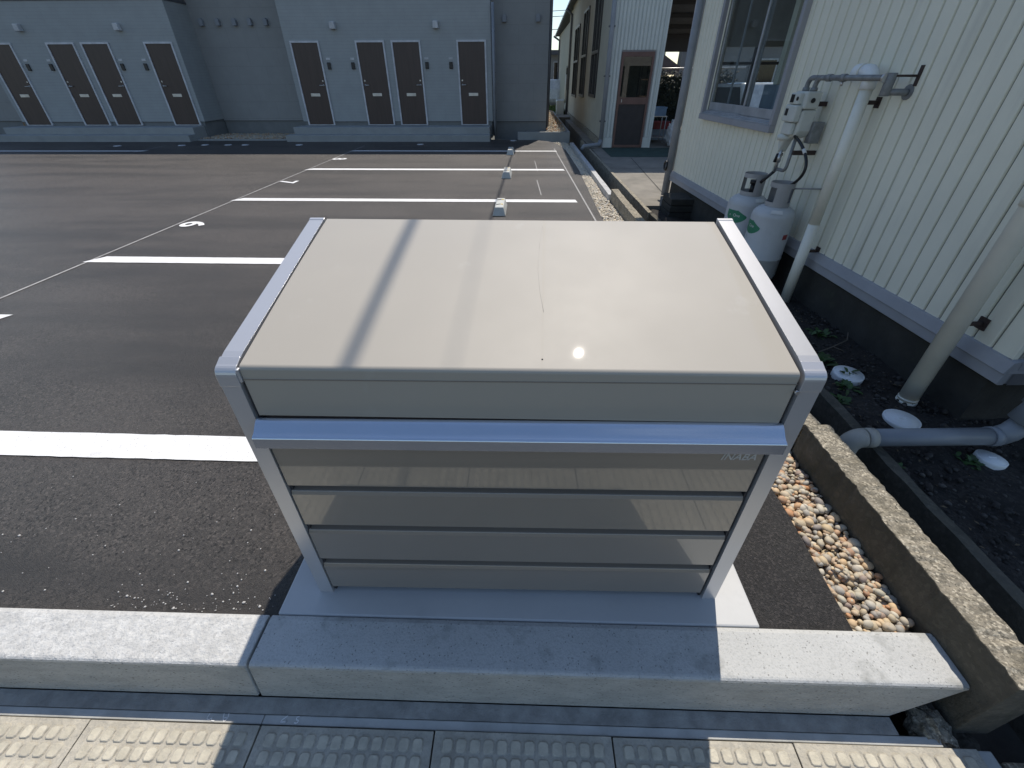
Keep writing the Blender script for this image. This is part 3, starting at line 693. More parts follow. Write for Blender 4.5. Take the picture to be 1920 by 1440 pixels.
# ================================================================ RIGHT-HAND WORKSHOP (cream ribbed siding)
WA = Vector((2.324,1.81,0)); wu = Vector((2.115-2.324,6.91-1.81,0)).normalized(); wn = Vector((-wu.y,wu.x,0))
WR = math.atan2(wu.y, wu.x); WL_ = 5.105
def Wp(s, o, z): return WA+wu*s+wn*o+Vector((0,0,z))
ws = empty('workshop', WA, 'cream ribbed steel workshop with a grey sliding window, right of the bin', 'building', rz=WR)
def B(mb, name, m, parent=None, **k): return mb.build(name, m, parent or ws, rel=False, **k)
ZT = 3.0; WS0, WS1, WZ0, WZ1 = 2.78, 4.36, 1.10, 2.45
pitch = .106
# backing with the window hole
bk = MB(); bk.box(0,WS0,-.06,-.0135,.30,ZT); bk.box(WS1,WL_,-.06,-.0135,.30,ZT); bk.box(WS0,WS1,-.06,-.0135,.30,WZ0); bk.box(WS0,WS1,-.06,-.0135,WZ1,ZT)
B(bk, 'wall_backing', M_groove)
def panel(s0, z0, z1, wdt=pitch, off=0, tag_=None):
    g = .0035; e = .008
    b = MB(); b.prism([(s0+g,-.0125),(s0+g+e*.6,off),(s0+wdt-g-e*.6,off),(s0+wdt-g,-.0125)], 'z', z0, z1)
    return B(b, 'siding_panel', M_cream, bevel=.0025, seg=1)
k = 0; s0 = .006
while s0 < WL_-.02:
    wd = min(pitch, WL_-s0)
    jig = .0
    if s0+wd <= WS0+.02 or s0 >= WS1-.03: panel(s0, .385, ZT, wd)
    else: panel(s0, .385, WZ0, wd); panel(s0, WZ1, ZT, wd)
    s0 += pitch
# flashing: upper slanted strip, drop, lower strip
fl = MB(); fl.prism([(-.012,.40),(.012,.394),(.030,.335),(.030,.332),(.022,.330),(.022,.272),(.014,.268),(-.012,.268)], 'x', -.028, WL_+.02)
# prism poly is (y,z) with axis x in local coordinates
B(fl, 'base_flashing', M_greymet, bevel=.002)
B(MB().prism([(-.028,.40),(-.010,.394),(-.028-.0,.335),(-.028,.268)], 'y', -4, -.03), 'base_flashing', M_greymet)
ff = MB(); ff.prism([(.0,.40),(-.022,.394),(-.03,.335),(-.022,.330),(-.022,.272),(-.014,.268),(.0,.268)], 'y', -4, .008); B(ff, 'base_flashing', M_greymet)
B(MB().box(.03,WL_-.02,-.2,-.004,-.3,.30), 'foundation', M_oldfound)
B(MB().box(.03,.2,-4,-.201,-.3,.30), 'foundation', M_oldfound)
# near end wall
B(MB().box(.0135,.06,-4,-.061,.30,ZT), 'wall_backing', M_groove)
o0 = -.0135-.004
while o0 > -1.6:
    b = MB(); b.prism([(.0125,o0),(0,o0-.006),(0,o0-pitch+.006),(.0125,o0-pitch+.0)], 'z', .385, ZT); B(b, 'siding_panel', M_cream); o0 -= pitch
B(MB().prism([(-.004,-.02),(-.004,.004),(.02,.004),(.02,-.004),(.004,-.004),(.004,-.02)], 'z', .40, ZT), 'corner_trim', M_cream)
# roof with eaves
EV = .27
B(MB().prism([(EV,3.06),(EV,3.12),(-4.5,3.71),(-4.5,3.65)], 'x', -.42, WL_+.10), 'roof', M_roof)
B(MB().prism([(EV-.01,3.02),(EV+.1,3.02),(EV+.1,3.10),(EV-.01,3.10)], 'x', -.42, WL_+.1), 'gutter', M_greymet)
B(MB().box(-.02,WL_,-.06,EV,2.98,3.02), 'soffit', M_cream)
# window
fr = MB(); t = .062; pr = .055
fr.box(2.715,4.42,-.02,pr,1.085,1.085+.055); fr.box(2.715,2.715+.05,-.02,pr-.01,1.1405,2.5); fr.box(4.42-.055,4.42,-.02,pr-.01,1.1405,2.5); fr.box(2.766,4.364,-.02,pr-.01,2.44,2.5)
wf = B(fr, 'window', M_greymet, bevel=.004)
B(MB().prism([(-.02,1.14),(.050,1.1405),(.050,1.150),(.028,1.152),(.028,1.163),(.006,1.165),(.006,1.178),(-.02,1.18)], 'x', 2.766, 4.364), 'window_sill', M_alu, wf, bevel=.0015)
def sash(s0, s1, off):
    b = MB(); z0, z1 = 1.181, 2.42; fr_ = .028
    b.box(s0,s1,off-.012,off+.012,z0,z0+.075); b.box(s0,s1,off-.012,off+.012,z1-.04,z1)
    b.box(s0,s0+fr_,off-.012,off+.012,z0+.0752,z1-.0402); b.box(s1-fr_,s1,off-.012,off+.012,z0+.0752,z1-.0402)
    B(b, 'window_frame', M_alu, wf, bevel=.002)
    B(MB().box(s0+fr_,s1-fr_,off-.003,off+.003,z0+.0752,z1-.0402), 'pane', M_glass, wf)
sash(2.770, 3.43, -.005); sash(3.40, 4.36, -.034)
B(MB().box(3.98,3.998,-.085,-.07,1.18,2.42), 'window_mullion', M_alu, wf)
# inside; far side left open so sky light brightens the room
B(MB().box(.2,WL_,-5.4,-.2,.28,.31), 'floor', M_inside)
B(MB().box(.06,WL_-.08,-4.4,-.07,2.60,2.64), 'ceiling', M_inside)
for q in (1.0,2.0,3.0,4.0): B(MB().box(.06,WL_-.08,-q-.06,-q,2.48,2.599), 'ceiling_beam', M_wood)
ew = MB(); ew.box(WL_-.06,WL_,-.35,-.0605,.30,2.97); ew.box(WL_-.06,WL_,-3.6,-.3505,1.80,2.97); ew.box(WL_-.06,WL_,-1.15,-.3505,.30,.95); ew.box(WL_-.06,WL_,-1.30,-1.1505,.30,1.7995)
B(ew, 'end_wall', M_inside)
B(MB().box(WL_-.05,WL_-.01,-.76,-.73,1.0505,1.7995).box(WL_-.05,WL_-.01,-1.1495,-.3505,1.62,1.65), 'window_frame', M_browndk)
# end wall outer corner post & trims
B(MB().box(WL_+.001,WL_+.03,-.25,-.012,.385,ZT), 'corner_trim', M_cream)
o = MB().tube([Wp(5.17,.035,.06),Wp(5.17,.035,3.05)], .052, 14)
dp = o.build('downpipe', M_greyblue); dp.parent = ws; dp.matrix_parent_inverse = Matrix.Identity(4)
dp.data.transform((Matrix.Translation(WA)@Matrix.Rotation(WR,4,'Z')).inverted())
hk = MB(); hk.tube([(5.13+.055*math.cos(a), .11, .46+.055*math.sin(a)) for a in np.linspace(0,2*PI,17)], .014, 8, cap=False)
hk = B(hk, 'hose_ring', M_black, dp)
# contents seen through the window
o = MB().box(0,.34,-.42,0,0,1.12).build('cabinet', M_cab, bevel=.01); o.matrix_world = Matrix.Translation(Wp(3.35,-.28,.311))@Matrix.Rotation(WR,4,'Z'); tag(o, 'blue grey metal cabinet inside the workshop behind the right window pane', 'cabinet')
o = MB().box(0,.09,-.09,0,0,2.5).build('post', M_cream); o.matrix_world = Matrix.Translation(Wp(3.86,-.5,.311))@Matrix.Rotation(WR,4,'Z'); tag(o, 'pale post inside the workshop window beside the cabinet', 'post')
sh = empty('shelf', Wp(4.45,-1.75,.311), 'dark shelving inside the workshop left pane', 'shelf', rz=WR)
for z in (.2,.62,1.1,1.5): MB().box(0,.5,-.3,0,z,z+.025).build('shelf_board', M_wood, sh, rel=False)
for x in (0,.47): MB().box(x,x+.03,-.3,-.27,0,1.7).box(x,x+.03,-.03,0,0,1.7).build('upright', M_browndk, sh, rel=False)
# ---- white car builder
def car(loc, rz, label, sc=1.0):
    c = empty('parked_car', loc, label, 'car', rz=rz)
    prof = [(-1.65,.28),(1.65,.28),(1.70,.55),(1.62,.80),(.95,.90),(.45,1.38),(-1.35,1.42),(-1.62,.95),(-1.68,.5)]
    b = MB(); b.prism([(x*sc,z*sc) for x,z in prof], 'y', -.72*sc, .72*sc); b.build('body', M_carp, c, rel=False, bevel=.06*sc, seg=3)
    gl = MB()
    for y in (-.735,.725): gl.prism([(.82*sc,.92*sc),(.42*sc,1.30*sc),(-1.25*sc,1.33*sc),(-1.45*sc,.95*sc)], 'y', y*sc, (y+.01)*sc)
    gl.build('side_window', M_cargl, c, rel=False)
    for x in (-1.05,1.05):
        for y in (-.66,.52):
            wv = MB().tube([(x*sc,y*sc,.27*sc),(x*sc,(y+.14)*sc,.27*sc)], .27*sc, 18).build('wheel', M_tyre, c, rel=False)
    return c
car((5.35,13.1,.035), rad(95), 'white car parked behind the workshop, seen through its window', .955)
# ---- gas cylinders
def tube_lathe_text(): pass
def gas_cylinder(s, off, label, first=True, rot=0):
    p = Wp(s, off, 0); c = empty('gas_cylinder', p, label, 'gas cylinder', 'grey gas cylinders against the workshop wall')
    R = .16
    prof = [(0,.03),(.10,.02),(.115,.0),(.125,0),(.13,.035),(.152,.075),(R,.11),(R,.243),(R+.004,.247),(R+.004,.255),(R,.259),(R,.575)]
    prof += [(.06+(R-.06)*math.cos(t), .575+.078*math.sin(t)) for t in np.linspace(.12,PI/2,9)]+[(.0,.652)]
    MB().lathe(prof, (0,0,0), 40).build('tank', M_gas, c, rel=False)
    # collar with cut-outs
    a0 = rot+rad(35)
    col = MB()
    for a, b, z0, z1 in ((0,2*PI,.792,.825),(0,2*PI,.645,.685),(a0,a0+rad(70),.685,.792),(a0+rad(125),a0+rad(165),.685,.792),(a0+rad(215),a0+rad(262),.685,.792)):
        col.lathe([(.085,z0),(.088,z0),(.088,z1),(.085,z1),(.085,z0)], (0,0,0), 28, True, a, b)
    col = col.build('collar', M_collar, c, rel=False); e = col.modifiers.new('es','EDGE_SPLIT'); e.split_angle = rad(40)
    v = MB().tube([(0,0,.65),(0,0,.74)], .02, 12).tube([(-.0,0,.715),(.05,.02,.715)], .014, 10).tube([(0,0,.74),(0,0,.77)], .03, 12)
    v.build('valve', M_black, c, rel=False)
    # green label wrapped on the body
    def wrap(a, z0, z1, half, m, name, pts=None, rr=R+.0012):
        b = MB(); n = 16; vs = []
        for i in range(n+1):
            t = -half+2*half*i/n; f = i/n
            zz0, zz1 = (z0, z1) if pts is None else pts(f)
            vs += [(rr*math.cos(a+t), rr*math.sin(a+t), zz0), (rr*math.cos(a+t), rr*math.sin(a+t), zz1)]
        b.add(vs, [(2*i,2*i+2,2*i+3,2*i+1) for i in range(n)], True); return b.build(name, m, c, rel=False)
    aC = rot
    wrap(aC, .43, .545, rad(33), M_green, 'green_label', lambda f: (.487-.048*math.sin(min(1,max(0,f))*PI)**.7, .50+.045*min(1, (1-f)*2.2) if f > .55 else .54))
    def wraptext(txt, a, z, h, m, vertical=False):
        me = text_mesh(txt, h, .0)
        vs = np.array([v.co[:] for v in me.vertices]); w_ = vs[:,0].max()
        for v in me.vertices:
            t = a+(v.co.x-w_/2)/R; rr = R+.0026
            v.co = Vector((rr*math.cos(t), rr*math.sin(t), z+v.co.y))
        o = bpy.data.objects.new('lettering', me); COL.objects.link(o); me.materials.append(m); o.parent = c
    wraptext('One', aC+rad(2), .490, .034, M_whitelab)
    wraptext('e', aC-rad(20), .492, .03, M_whitelab)
    for i in range(4):
        wraptext(('n','m','C','1')[i], aC+rad(-10+i%2*7), .40-.055*i, .05, mat('faded white stencil', (.50,.51,.51), .7))
    wrap(aC+rad(112), .42, .46, rad(9), M_red, 'red_label')
    b = MB(); ang = aC+rad(64)
    vs = []
    for i in range(7):
        t = ang-rad(17)+rad(34)*i/6
        for r_, z in ((.151,.617),(.131,.641)): vs.append((r_*math.cos(t), r_*math.sin(t), z+.0))
    b.add(vs, [(2*i,2*i+2,2*i+3,2*i+1) for i in range(6)], True); b.build('white_sticker', M_whitelab, c, rel=False)
    return c
camdir = math.atan2(0-Wp(1.95,.23,0).y, 0-Wp(1.95,.23,0).x)
gas_cylinder(1.93, .225, 'grey gas cylinder with a green label and white sticker, the nearer of the pair', rot=camdir-rad(56))
gas_cylinder(2.33, .25, 'grey gas cylinder partly hidden, the farther of the pair by the wall', rot=camdir-rad(22))
# chain / strap holding the cylinder
o = MB().tube([Wp(1.98,.20,.765), Wp(1.86,.11,.79), Wp(1.79,.004,.80)], .006, 8).build('strap', M_collar); tag(o, 'thin strap tying the nearer gas cylinder to the workshop wall', 'strap')
# ---- gas meter set (local s,off,z)
gm = empty('gas_meter', Wp(2.15,.18,1.05), 'pale grey gas meter with regulator, pipes and a black hose above the cylinders', 'gas meter', rz=WR)
G0 = (2.15,.18,1.05)
def G(mb, name, m, parent=None, **k):
    mb.v = [(x-G0[0], y-G0[1], z-G0[2]) for x,y,z in mb.v]; return mb.build(name, m, parent or gm, rel=False, **k)
body = MB(); body.prism([(2.02,1.30),(2.16,1.30),(2.19,1.33),(2.19,1.41),(2.02,1.41)], 'y', .10, .21); G(body, 'meter_body', M_meter, bevel=.012)
body = MB(); body.prism([(2.03,1.16),(2.05,1.12),(2.13,1.10),(2.17,1.14),(2.20,1.22),(2.20,1.297),(2.03,1.297)], 'y', .09, .20); G(body, 'meter_body', M_meter, bevel=.015)
fp = MB(); fp.box(2.04,2.20,.2005,.25,1.215,1.325); fp.box(2.06,2.18,.2005,.243,1.328,1.40); fp.box(2.06,2.19,.2005,.235,1.13,1.212); G(fp, 'front_cover', M_meter, bevel=.010)
G(MB().box(2.12,2.165,.2435,.246,1.34,1.39), 'display', M_black); G(MB().box(2.14,2.175,.2505,.253,1.255,1.30), 'display', M_black)
G(MB().tube([(2.075,.2435,1.365),(2.075,.247,1.365)], .013, 14), 'emblem', M_black)
G(MB().tube([(2.015,.16,1.355),(2.012,.16,1.355)], .016, 14), 'emblem', M_black)
# top pipes: two U bends
for ss, hh in ((2.16,.075),(2.06,.07)):
    pth = [(ss,.155,1.41),(ss,.155,1.44)]+[(ss-.045+.045*math.cos(a), .155, 1.445+.045*math.sin(a)) for a in np.linspace(0,PI/2,6)]+[(ss-.10,.155,1.49)]
    G(MB().tube(pth, .017, 10).tube([(ss,.155,1.41),(ss,.155,1.432)], .025, 8), 'pipe_bend', M_pipe)
G(MB().tube([(2.06,.155,1.49),(1.40,.15,1.49)], .0165, 10).tube([(1.80,.153,1.49),(1.745,.153,1.49)], .022, 8).tube([(1.95,.153,1.49),(1.90,.153,1.49)], .022, 8), 'supply_pipe', M_pipe)
G(MB().tube([(1.77,.153,1.47),(1.77,.153,1.445)], .008, 8).tube([(1.40,.15,1.49),(1.385,.15,1.49)], .024, 8), 'pipe_valve', M_zinc)
G(MB().tube([(1.385,.12,1.515),(1.385,.12,1.40)], .027, 12), 'gas_tap', M_pipe, bevel=.004)
G(MB().tube([(1.385,.12,1.42),(1.36,.02,1.42),(1.36,.0,1.42)], .018, 10).tube([(1.36,.006,1.42),(1.36,.0,1.42)], .04, 14), 'wall_inlet', M_pipe)
G(MB().tube([(1.37,.12,1.50),(1.33,.0,1.50)], .006, 8).box(1.318,1.342,.0005,.006,1.45,1.55), 'pipe_bracket', M_rust)
G(MB().box(2.09,2.125,.001,.12,1.315,1.345), 'pipe_bracket', M_rust); G(MB().box(2.02,2.045,.001,.17,1.00,1.03), 'pipe_bracket', M_rust)
# regulator and drop pipes
G(MB().prism([(2.14,1.06),(2.17,1.00),(2.20,1.06),(2.21,1.10),(2.12,1.10)], 'y', .15, .22), 'regulator', M_meter, bevel=.012)
G(MB().lathe([(0,0),(.055,.005),(.06,.02),(.06,.035),(.03,.05),(0,.055)], (2.17,.19,1.085), 20), 'regulator_dome', M_meter)
G(MB().tube([(2.17,.19,1.06),(2.175,.19,.86)], .013, 10).tube([(2.173,.19,.99),(2.173,.19,.93)], .02, 10), 'drop_pipe', M_zinc)
G(MB().tube([(2.173,.17,.985),(2.173,.21,.985),(2.173,.215,.93)], .012, 8), 'lever', M_black)
pth = [(2.06,.17,1.13),(2.06,.17,.92)]+[(2.06+.04*(1-math.cos(a)), .17, .92-.04*math.sin(a)) for a in np.linspace(.2,PI/2,5)]+[(2.175,.18,.88)]
G(MB().tube(pth, .013, 10), 'drop_pipe', M_pipe)
G(MB().box(2.00,2.06,.02,.10,1.08,1.22), 'back_plate', M_pipe, bevel=.004)
hp_ = []
for t in np.linspace(0,1,15):
    a = -PI/2+PI*t
    hp_.append((2.075-.20*math.cos(a)+(.0 if t < .5 else -.03*(t-.5)*2), .20+.02*math.sin(PI*t), .955-.185*math.sin(a)*-1*-1))
hp_ = [(2.05-.26*math.sin(PI*t)**.75-.02*t, .19, 1.125-.37*t) for t in np.linspace(0,1,17)]
G(MB().tube(hp_, .011, 10), 'hose', M_hose)
G(MB().tube([hp_[3],hp_[4]], .0125, 10), 'hose_clip', M_whitelab)
G(MB().tube([(2.18,.19,.86),(2.22,.22,.80),(2.24,.24,.765)], .012, 8), 'pigtail', M_black)
# ---- white vent pipe with elbow
vp_ = empty('vent_pipe', Wp(1.57,.11,-.02), 'cream upright pipe ending in a white rounded elbow beside the gas meter', 'pipe', rz=WR)
MB().tube([(0,0,0),(0,0,.62)], .0385, 20).tube([(0,0,.62),(0,0,1.47)], .036, 20).build('pipe', M_pvc, vp_, rel=False)
el = [(0,0,1.45),(0,0,1.49)]+[(.05-.05*math.cos(a), .0, 1.49+.05*math.sin(a)) for a in np.linspace(.2,PI/2,6)]+[(.085,0,1.54)]
MB().tube(el, .043, 20).build('elbow', M_white, vp_, rel=False)
MB().tube([(.085,0,1.54),(.15,0,1.54),(.168,0,1.54)], [.046,.045,.034], 20).build('vent_cap', M_white, vp_, rel=False)
MB().tube([(.083,0,1.54),(.086,0,1.54)], .0475, 20).build('joint_ring', M_pvc, vp_, rel=False)
for z in (.42,1.38): MB().tube([(0,-.033,z),(0,-.108,z)], .012, 8).box(-.02,.02,-.11,-.1005,z-.03,z+.03).build('pipe_bracket', M_rust, vp_, rel=False)
# ---- near drainpipe
dn = empty('drainpipe', Wp(.21,.135,-.02), 'thick cream downpipe standing on the soil near the workshop corner', 'pipe', rz=WR)
MB().tube([(0,0,.0),(0,0,3.0)], .046, 22).build('pipe', M_pvc, dn, rel=False)
MB().tube([(0,0,0),(0,0,.022)], .050, 22).tube([(0,0,.03),(0,0,.04)], .0485, 22).build('joint_ring', M_pvc, dn, rel=False)
MB().tube([(0,0,1.06),(0,0,1.13)], .052, 22).build('socket', M_pvc, dn, rel=False)
for z in (.50,1.5): MB().tube([(0,-.044,z),(0,-.133,z)], .012, 8).box(-.025,.025,-.1345,-.127,z-.03,z+.03).build('pipe_bracket', M_rust, dn, rel=False)
# ---- grey drain pipe across the soil into the ditch
gp = empty('drain_pipe', (1.66,1.59,.10), 'grey plastic drain pipe lying across the soil with its elbow over the ditch', 'pipe')
MB().tube([(1.64,1.575,.098),(2.235,1.60,.098)], .042, 20).build('pipe', M_pvcgrey, gp)
e1 = [(1.665,1.576,.098),(1.62,1.574,.098)]+[(1.62-.055*math.sin(a), 1.574, .043+.055*math.cos(a)) for a in np.linspace(.25,PI/2,7)]+[(1.565,1.574,-.02)]
MB().tube(e1[:2], .047, 20).tube(e1[1:], .046, 20).build('elbow', M_pvcworn, gp)
MB().tube([(2.215,1.599,.098),(2.26,1.601,.098)], .047, 20).tube([(2.26,1.601,.098),(2.30,1.60,.125),(2.335,1.60,.19)], .046, 20).build('elbow', M_pvcgrey, gp)
MB().tube([(2.33,1.60,.18),(2.40,1.60,.40)], .065, 22).tube([(2.355,1.60,.26),(2.64,1.60,1.2)], .075, 22).build('riser', M_pvcgrey, gp)
# ---- inspection caps
def insp(x, y, z, r_, label, tilt=(0,0)):
    c = empty('inspection_cap', (x,y,z), label, 'drain cap', 'white round inspection caps in the soil'); c.rotation_euler = (tilt[0],tilt[1],0)
    MB().lathe([(r_*.98,-.05),(r_,.0),(r_,.010),(r_*.9,.0125),(r_*.885,.0125)], (0,0,0), 36).build('rim', M_white, c, rel=False)
    MB().lathe([(r_*.878,.010),(r_*.872,.0135),(0,.0145)], (0,0,0), 36).box(-.02,.02,-.004,.004,.0142,.0168).build('cap_lid', M_white, c, rel=False)
    return c
insp(1.975,2.235,.018,.083,'white round inspection cap with leaves on it, beside the bin corner',(rad(3),0))
insp(2.005,1.815,.012,.083,'white round inspection cap just behind the grey drain pipe')
c3 = insp(2.222,1.53,.014,.060,'small white round inspection cap in front of the grey drain pipe',(rad(-3),rad(4)))
# weeds
def weed(x, y, z, n, L0, label, seed, spread=.6):
    r = random.Random(seed); b = MB()
    for i in range(n):
        a = r.uniform(0,2*PI); l = L0*r.uniform(.5,1.1); el_ = r.uniform(.35,1.2); wd = l*r.uniform(.10,.2); bx, by = r.gauss(0,L0*.25*spread), r.gauss(0,L0*.25*spread)
        d = Vector((math.cos(a),math.sin(a),0)); sd2 = Vector((-d.y,d.x,0)); vs = []
        for k in range(5):
            t = k/4; p = Vector((bx,by,0))+d*l*t*math.cos(el_)+Vector((0,0,l*(t*math.sin(el_)-.45*t*t))); ww = wd*math.sin(PI*(t*.85+.1))
            vs += [p-sd2*ww, p+sd2*ww]
        b.add(vs, [(2*k,2*k+2,2*k+3,2*k+1) for k in range(4)])
    o = b.build('weed', M_leaf); o.location = (x,y,z); tag(o, label, 'plant')
weed(1.90,2.12,.0,26,.09,'green weed tuft between the bin corner and the leafy white cap',1)
weed(1.90,2.42,.0,40,.11,'dark weed clump behind the leafy white cap',2,1.4)
weed(1.97,2.24,.034,7,.07,'small leaves lying across the white cap by the bin corner',3,1.0)
weed(1.745,1.47,.0,22,.07,'low weed at the ditch edge under the grey drain pipe elbow',4)
weed(2.12,1.52,.0,24,.07,'weed sprig beside the small white cap',5,1.2)
weed(1.80,1.98,.0,16,.08,'weed leaves at the ditch edge near the bin corner',8)
weed(2.10,2.75,.0,20,.10,'weed tuft at the foundation behind the drainpipe',6,1.3)
tw = MB().tube([(1.93,2.48,.03),(2.02,2.50,.06),(2.13,2.55,.08),(2.17,2.62,.10)], .004, 6).tube([(2.02,2.50,.06),(2.07,2.46,.05)], .003, 6).build('twig', M_twig); tag(tw, 'thin dry twig lying on the soil near the foundation', 'twig')
# stack of old blocks at the far corner of the workshop
bs = empty('block_stack', (2.20,6.35,-.03), 'dark stack of flat concrete blocks at the far corner of the workshop', 'blocks')
for i in range(3):
    for j in range(2): MB().box(-.33+.31*j,-.03+.31*j,-.42,.02-.02*i,.003+.085*i,.08+.085*i).build('block', M_oldfound, bs, rel=False, bevel=.008)
# ================================================================ FAR WORKSHOP WITH BROWN DOOR
FX, FYY = 1.88, 12.45
fw = empty('mortar_building', (FX,FYY,.0), 'old cream building with tall dark windows and a corrugated front with a brown door', 'building')
def D(mb, name, m, parent=None, **k): return mb.build(name, m, parent or fw, rel=True, **k)
# left (long) wall with window holes: pieces between
wins = [(14.30,15.70,1.03,2.02,3.35),(17.20,18.65,.95,2.03,3.25),(19.9,21.65,.86,1.95,3.05)]
ys = [12.49]; 
wm = MB(); y = 12.55
for (a, b, z0, zm, z1) in wins:
    wm.box(FX,FX+.2,y,a,.22,4.1); wm.box(FX,FX+.2,a,b,.22,z0); wm.box(FX,FX+.2,a,b,z1,4.1); y = b
wm.box(FX,FX+.2,y,23.7,.22,3.9); wm.box(FX,FX+.2,23.7,25.2,.22,1.0); wm.box(FX,FX+.2,23.7,25.2,1.93,3.8); wm.box(FX,FX+.2,25.2,33,.22,3.5)
D(wm, 'side_wall', M_farwall)
D(MB().box(FX-.03,FX+.19,12.56,33,-.3,.215), 'foundation', M_oldcon)
for (a, b, z0, zm, z1) in wins+[(23.7,25.2,1.0,1.45,1.93)]:
    f = MB(); f.box(FX-.04,FX+.05,a,a+.07,z0,z1); f.box(FX-.04,FX+.05,b-.07,b,z0,z1); f.box(FX-.04,FX+.05,a+.0702,b-.0702,z0,z0+.07); f.box(FX-.04,FX+.05,a+.0702,b-.0702,z1-.07,z1); f.box(FX-.04,FX+.05,a+.0702,b-.0702,zm,zm+.07); f.box(FX-.03,FX+.05,(a+b)/2-.03,(a+b)/2+.03,z0+.0702,zm-.0002); f.box(FX-.03,FX+.05,(a+b)/2-.03,(a+b)/2+.03,zm+.0702,z1-.0702)
    wd = D(f, 'window', M_bronze)
    D(MB().box(FX+.01,FX+.02,a+.0704,b-.0704,z0+.0704,z1-.0704), 'pane', M_glass, wd)
D(MB().box(FX+.25,FX+.27,12.7,33,.2,3.4), 'inner_curtain', M_inside)
D(MB().prism([(11.5,4.40),(33.5,3.50),(33.5,3.62),(11.5,4.52)], 'x', FX-.17, FX+3), 'roof', M_roof)
D(MB().prism([(11.5,4.32),(33.5,3.42),(33.5,3.51),(11.5,4.41)], 'x', FX-.26, FX-.171), 'roof_gutter', M_flash)
D(MB().tube([(FX-.06,23.4,.1),(FX-.06,23.4,3.6),(FX-.3,23.4,3.8)], .05, 10), 'downpipe', M_flash)
D(MB().tube([(FX-.06,31.5,.1),(FX-.06,31.5,3.2),(FX-.4,31.5,3.4)], .05, 10), 'downpipe', M_flash)
dpp = D(MB().tube([(FX-.02,12.40,.22),(FX-.02,12.40,4.25)], .05, 12), 'downpipe', M_greyblue)
D(MB().tube([(FX-.02,12.40,.22),(FX-.06,12.36,.12),(FX-.45,12.2,.10),(FX-.50,12.18,.02)], .05, 12), 'downpipe', M_pvcgrey, dpp)
for z in (.6,1.5,2.4): D(MB().box(FX-.09,FX+.05,12.38,12.48,z,z+.03), 'bracket', M_flash, dpp)
# front: corrugated sheets around the door (door x 2.17..2.90, z .05..1.96)
D(MB().box(FX+.03,3.10,12.50,12.60,.04,4.36), 'front_wall', M_greymet)
x = FX+.03; pw = .085
while x < 3.09:
    wd = min(pw, 3.10-x)
    z0 = .27 if (x+wd <= 2.165 or x >= 2.90) else 2.0
    D(MB().prism([(x,12.499),(x+wd*.25,12.472),(x+wd*.75,12.472),(x+wd,12.499)], 'z', z0, 4.36), 'siding_panel', M_corr)
    x += pw
D(MB().box(FX+.05,2.16,12.478,12.499,.04,.265), 'foundation', M_corr); D(MB().box(2.91,3.08,12.478,12.499,.04,.265), 'foundation', M_corr)
D(MB().box(3.07,3.11,12.455,12.62,.04,4.36), 'corner_trim', M_corr)
f = MB(); f.box(2.165,2.215,12.455,12.499,.045,1.97); f.box(2.855,2.905,12.455,12.499,.045,1.97); f.box(2.2152,2.8548,12.455,12.499,1.88,1.97); f.box(2.2152,2.8548,12.46,12.499,.05,.10)
dr = D(MB().box(2.216,2.854,12.475,12.497,.101,.96), 'door', M_browndk)
D(f, 'door_frame', M_brown, dr); D(MB().box(2.216,2.854,12.462,12.497,.9605,1.10), 'door_rail', M_brown, dr)
D(MB().box(2.216,2.854,12.478,12.484,1.1005,1.8795), 'pane', glass_mat('door glass', (.45,.48,.48), 2.2), dr)
D(MB().box(2.216,2.854,12.486,12.497,1.1005,1.8795), 'reflection_backing', M_inside, dr)  # pale sheet imitates bright reflections in the door glass
D(MB().box(2.26,2.28,12.45,12.462,1.0,1.06), 'door_handle', M_metal, dr)
# canopy over the passage
cp = empty('canopy', (4.0,15,0), 'dark corrugated canopy over the passage between the two workshops', 'canopy')
def E_(mb, name, m, **k): return mb.build(name, m, cp, rel=True, **k)
E_(MB().prism([(13.0,3.3),(18.2,2.62),(18.2,2.66),(13.0,3.34)], 'x', 3.12, 6.4), 'roof', M_roof)
for yy in (13.4,14.6,15.8,17.0,18.1):
    zz = 3.3-(yy-13)*.131; E_(MB().box(3.12,6.4,yy-.03,yy+.03,zz-.10,zz-.012), 'beam', M_browndk)
E_(MB().box(3.12,6.4,18.12,18.2,2.17,2.60), 'fascia', M_browndk)
for xx in (3.9,6.3): E_(MB().box(xx-.05,xx+.05,18.02,18.12,0.03,2.5), 'post', M_greyblue)
# hedge / dark net behind the passage, rail above
pts = [(rng.uniform(3.4,7.5), rng.uniform(19.0,19.8), rng.uniform(.05,1.62)+.12*math.sin(i*.37)) for i in range(5200)]
hb = MB()
for p in pts:
    d = Vector(rng.normal(0,1,3)).normalized()*rng.uniform(.03,.07); e = d.orthogonal().normalized()*rng.uniform(.02,.05)
    q = Vector(p); hb.add([q-d, q+e, q+d, q-e], [(0,1,2,3)])
hb.box(3.4,7.5,19.3,19.5,.0,1.5)
o = hb.build('hedge', M_hedge); tag(o, 'dark clipped hedge closing the end of the passage', 'hedge')
o = MB().tube([(3.2,18.6,1.72),(7.5,18.6,1.75)], .025, 8).build('rail', M_metal); tag(o, 'thin pale rail across the passage above the hedge', 'rail')
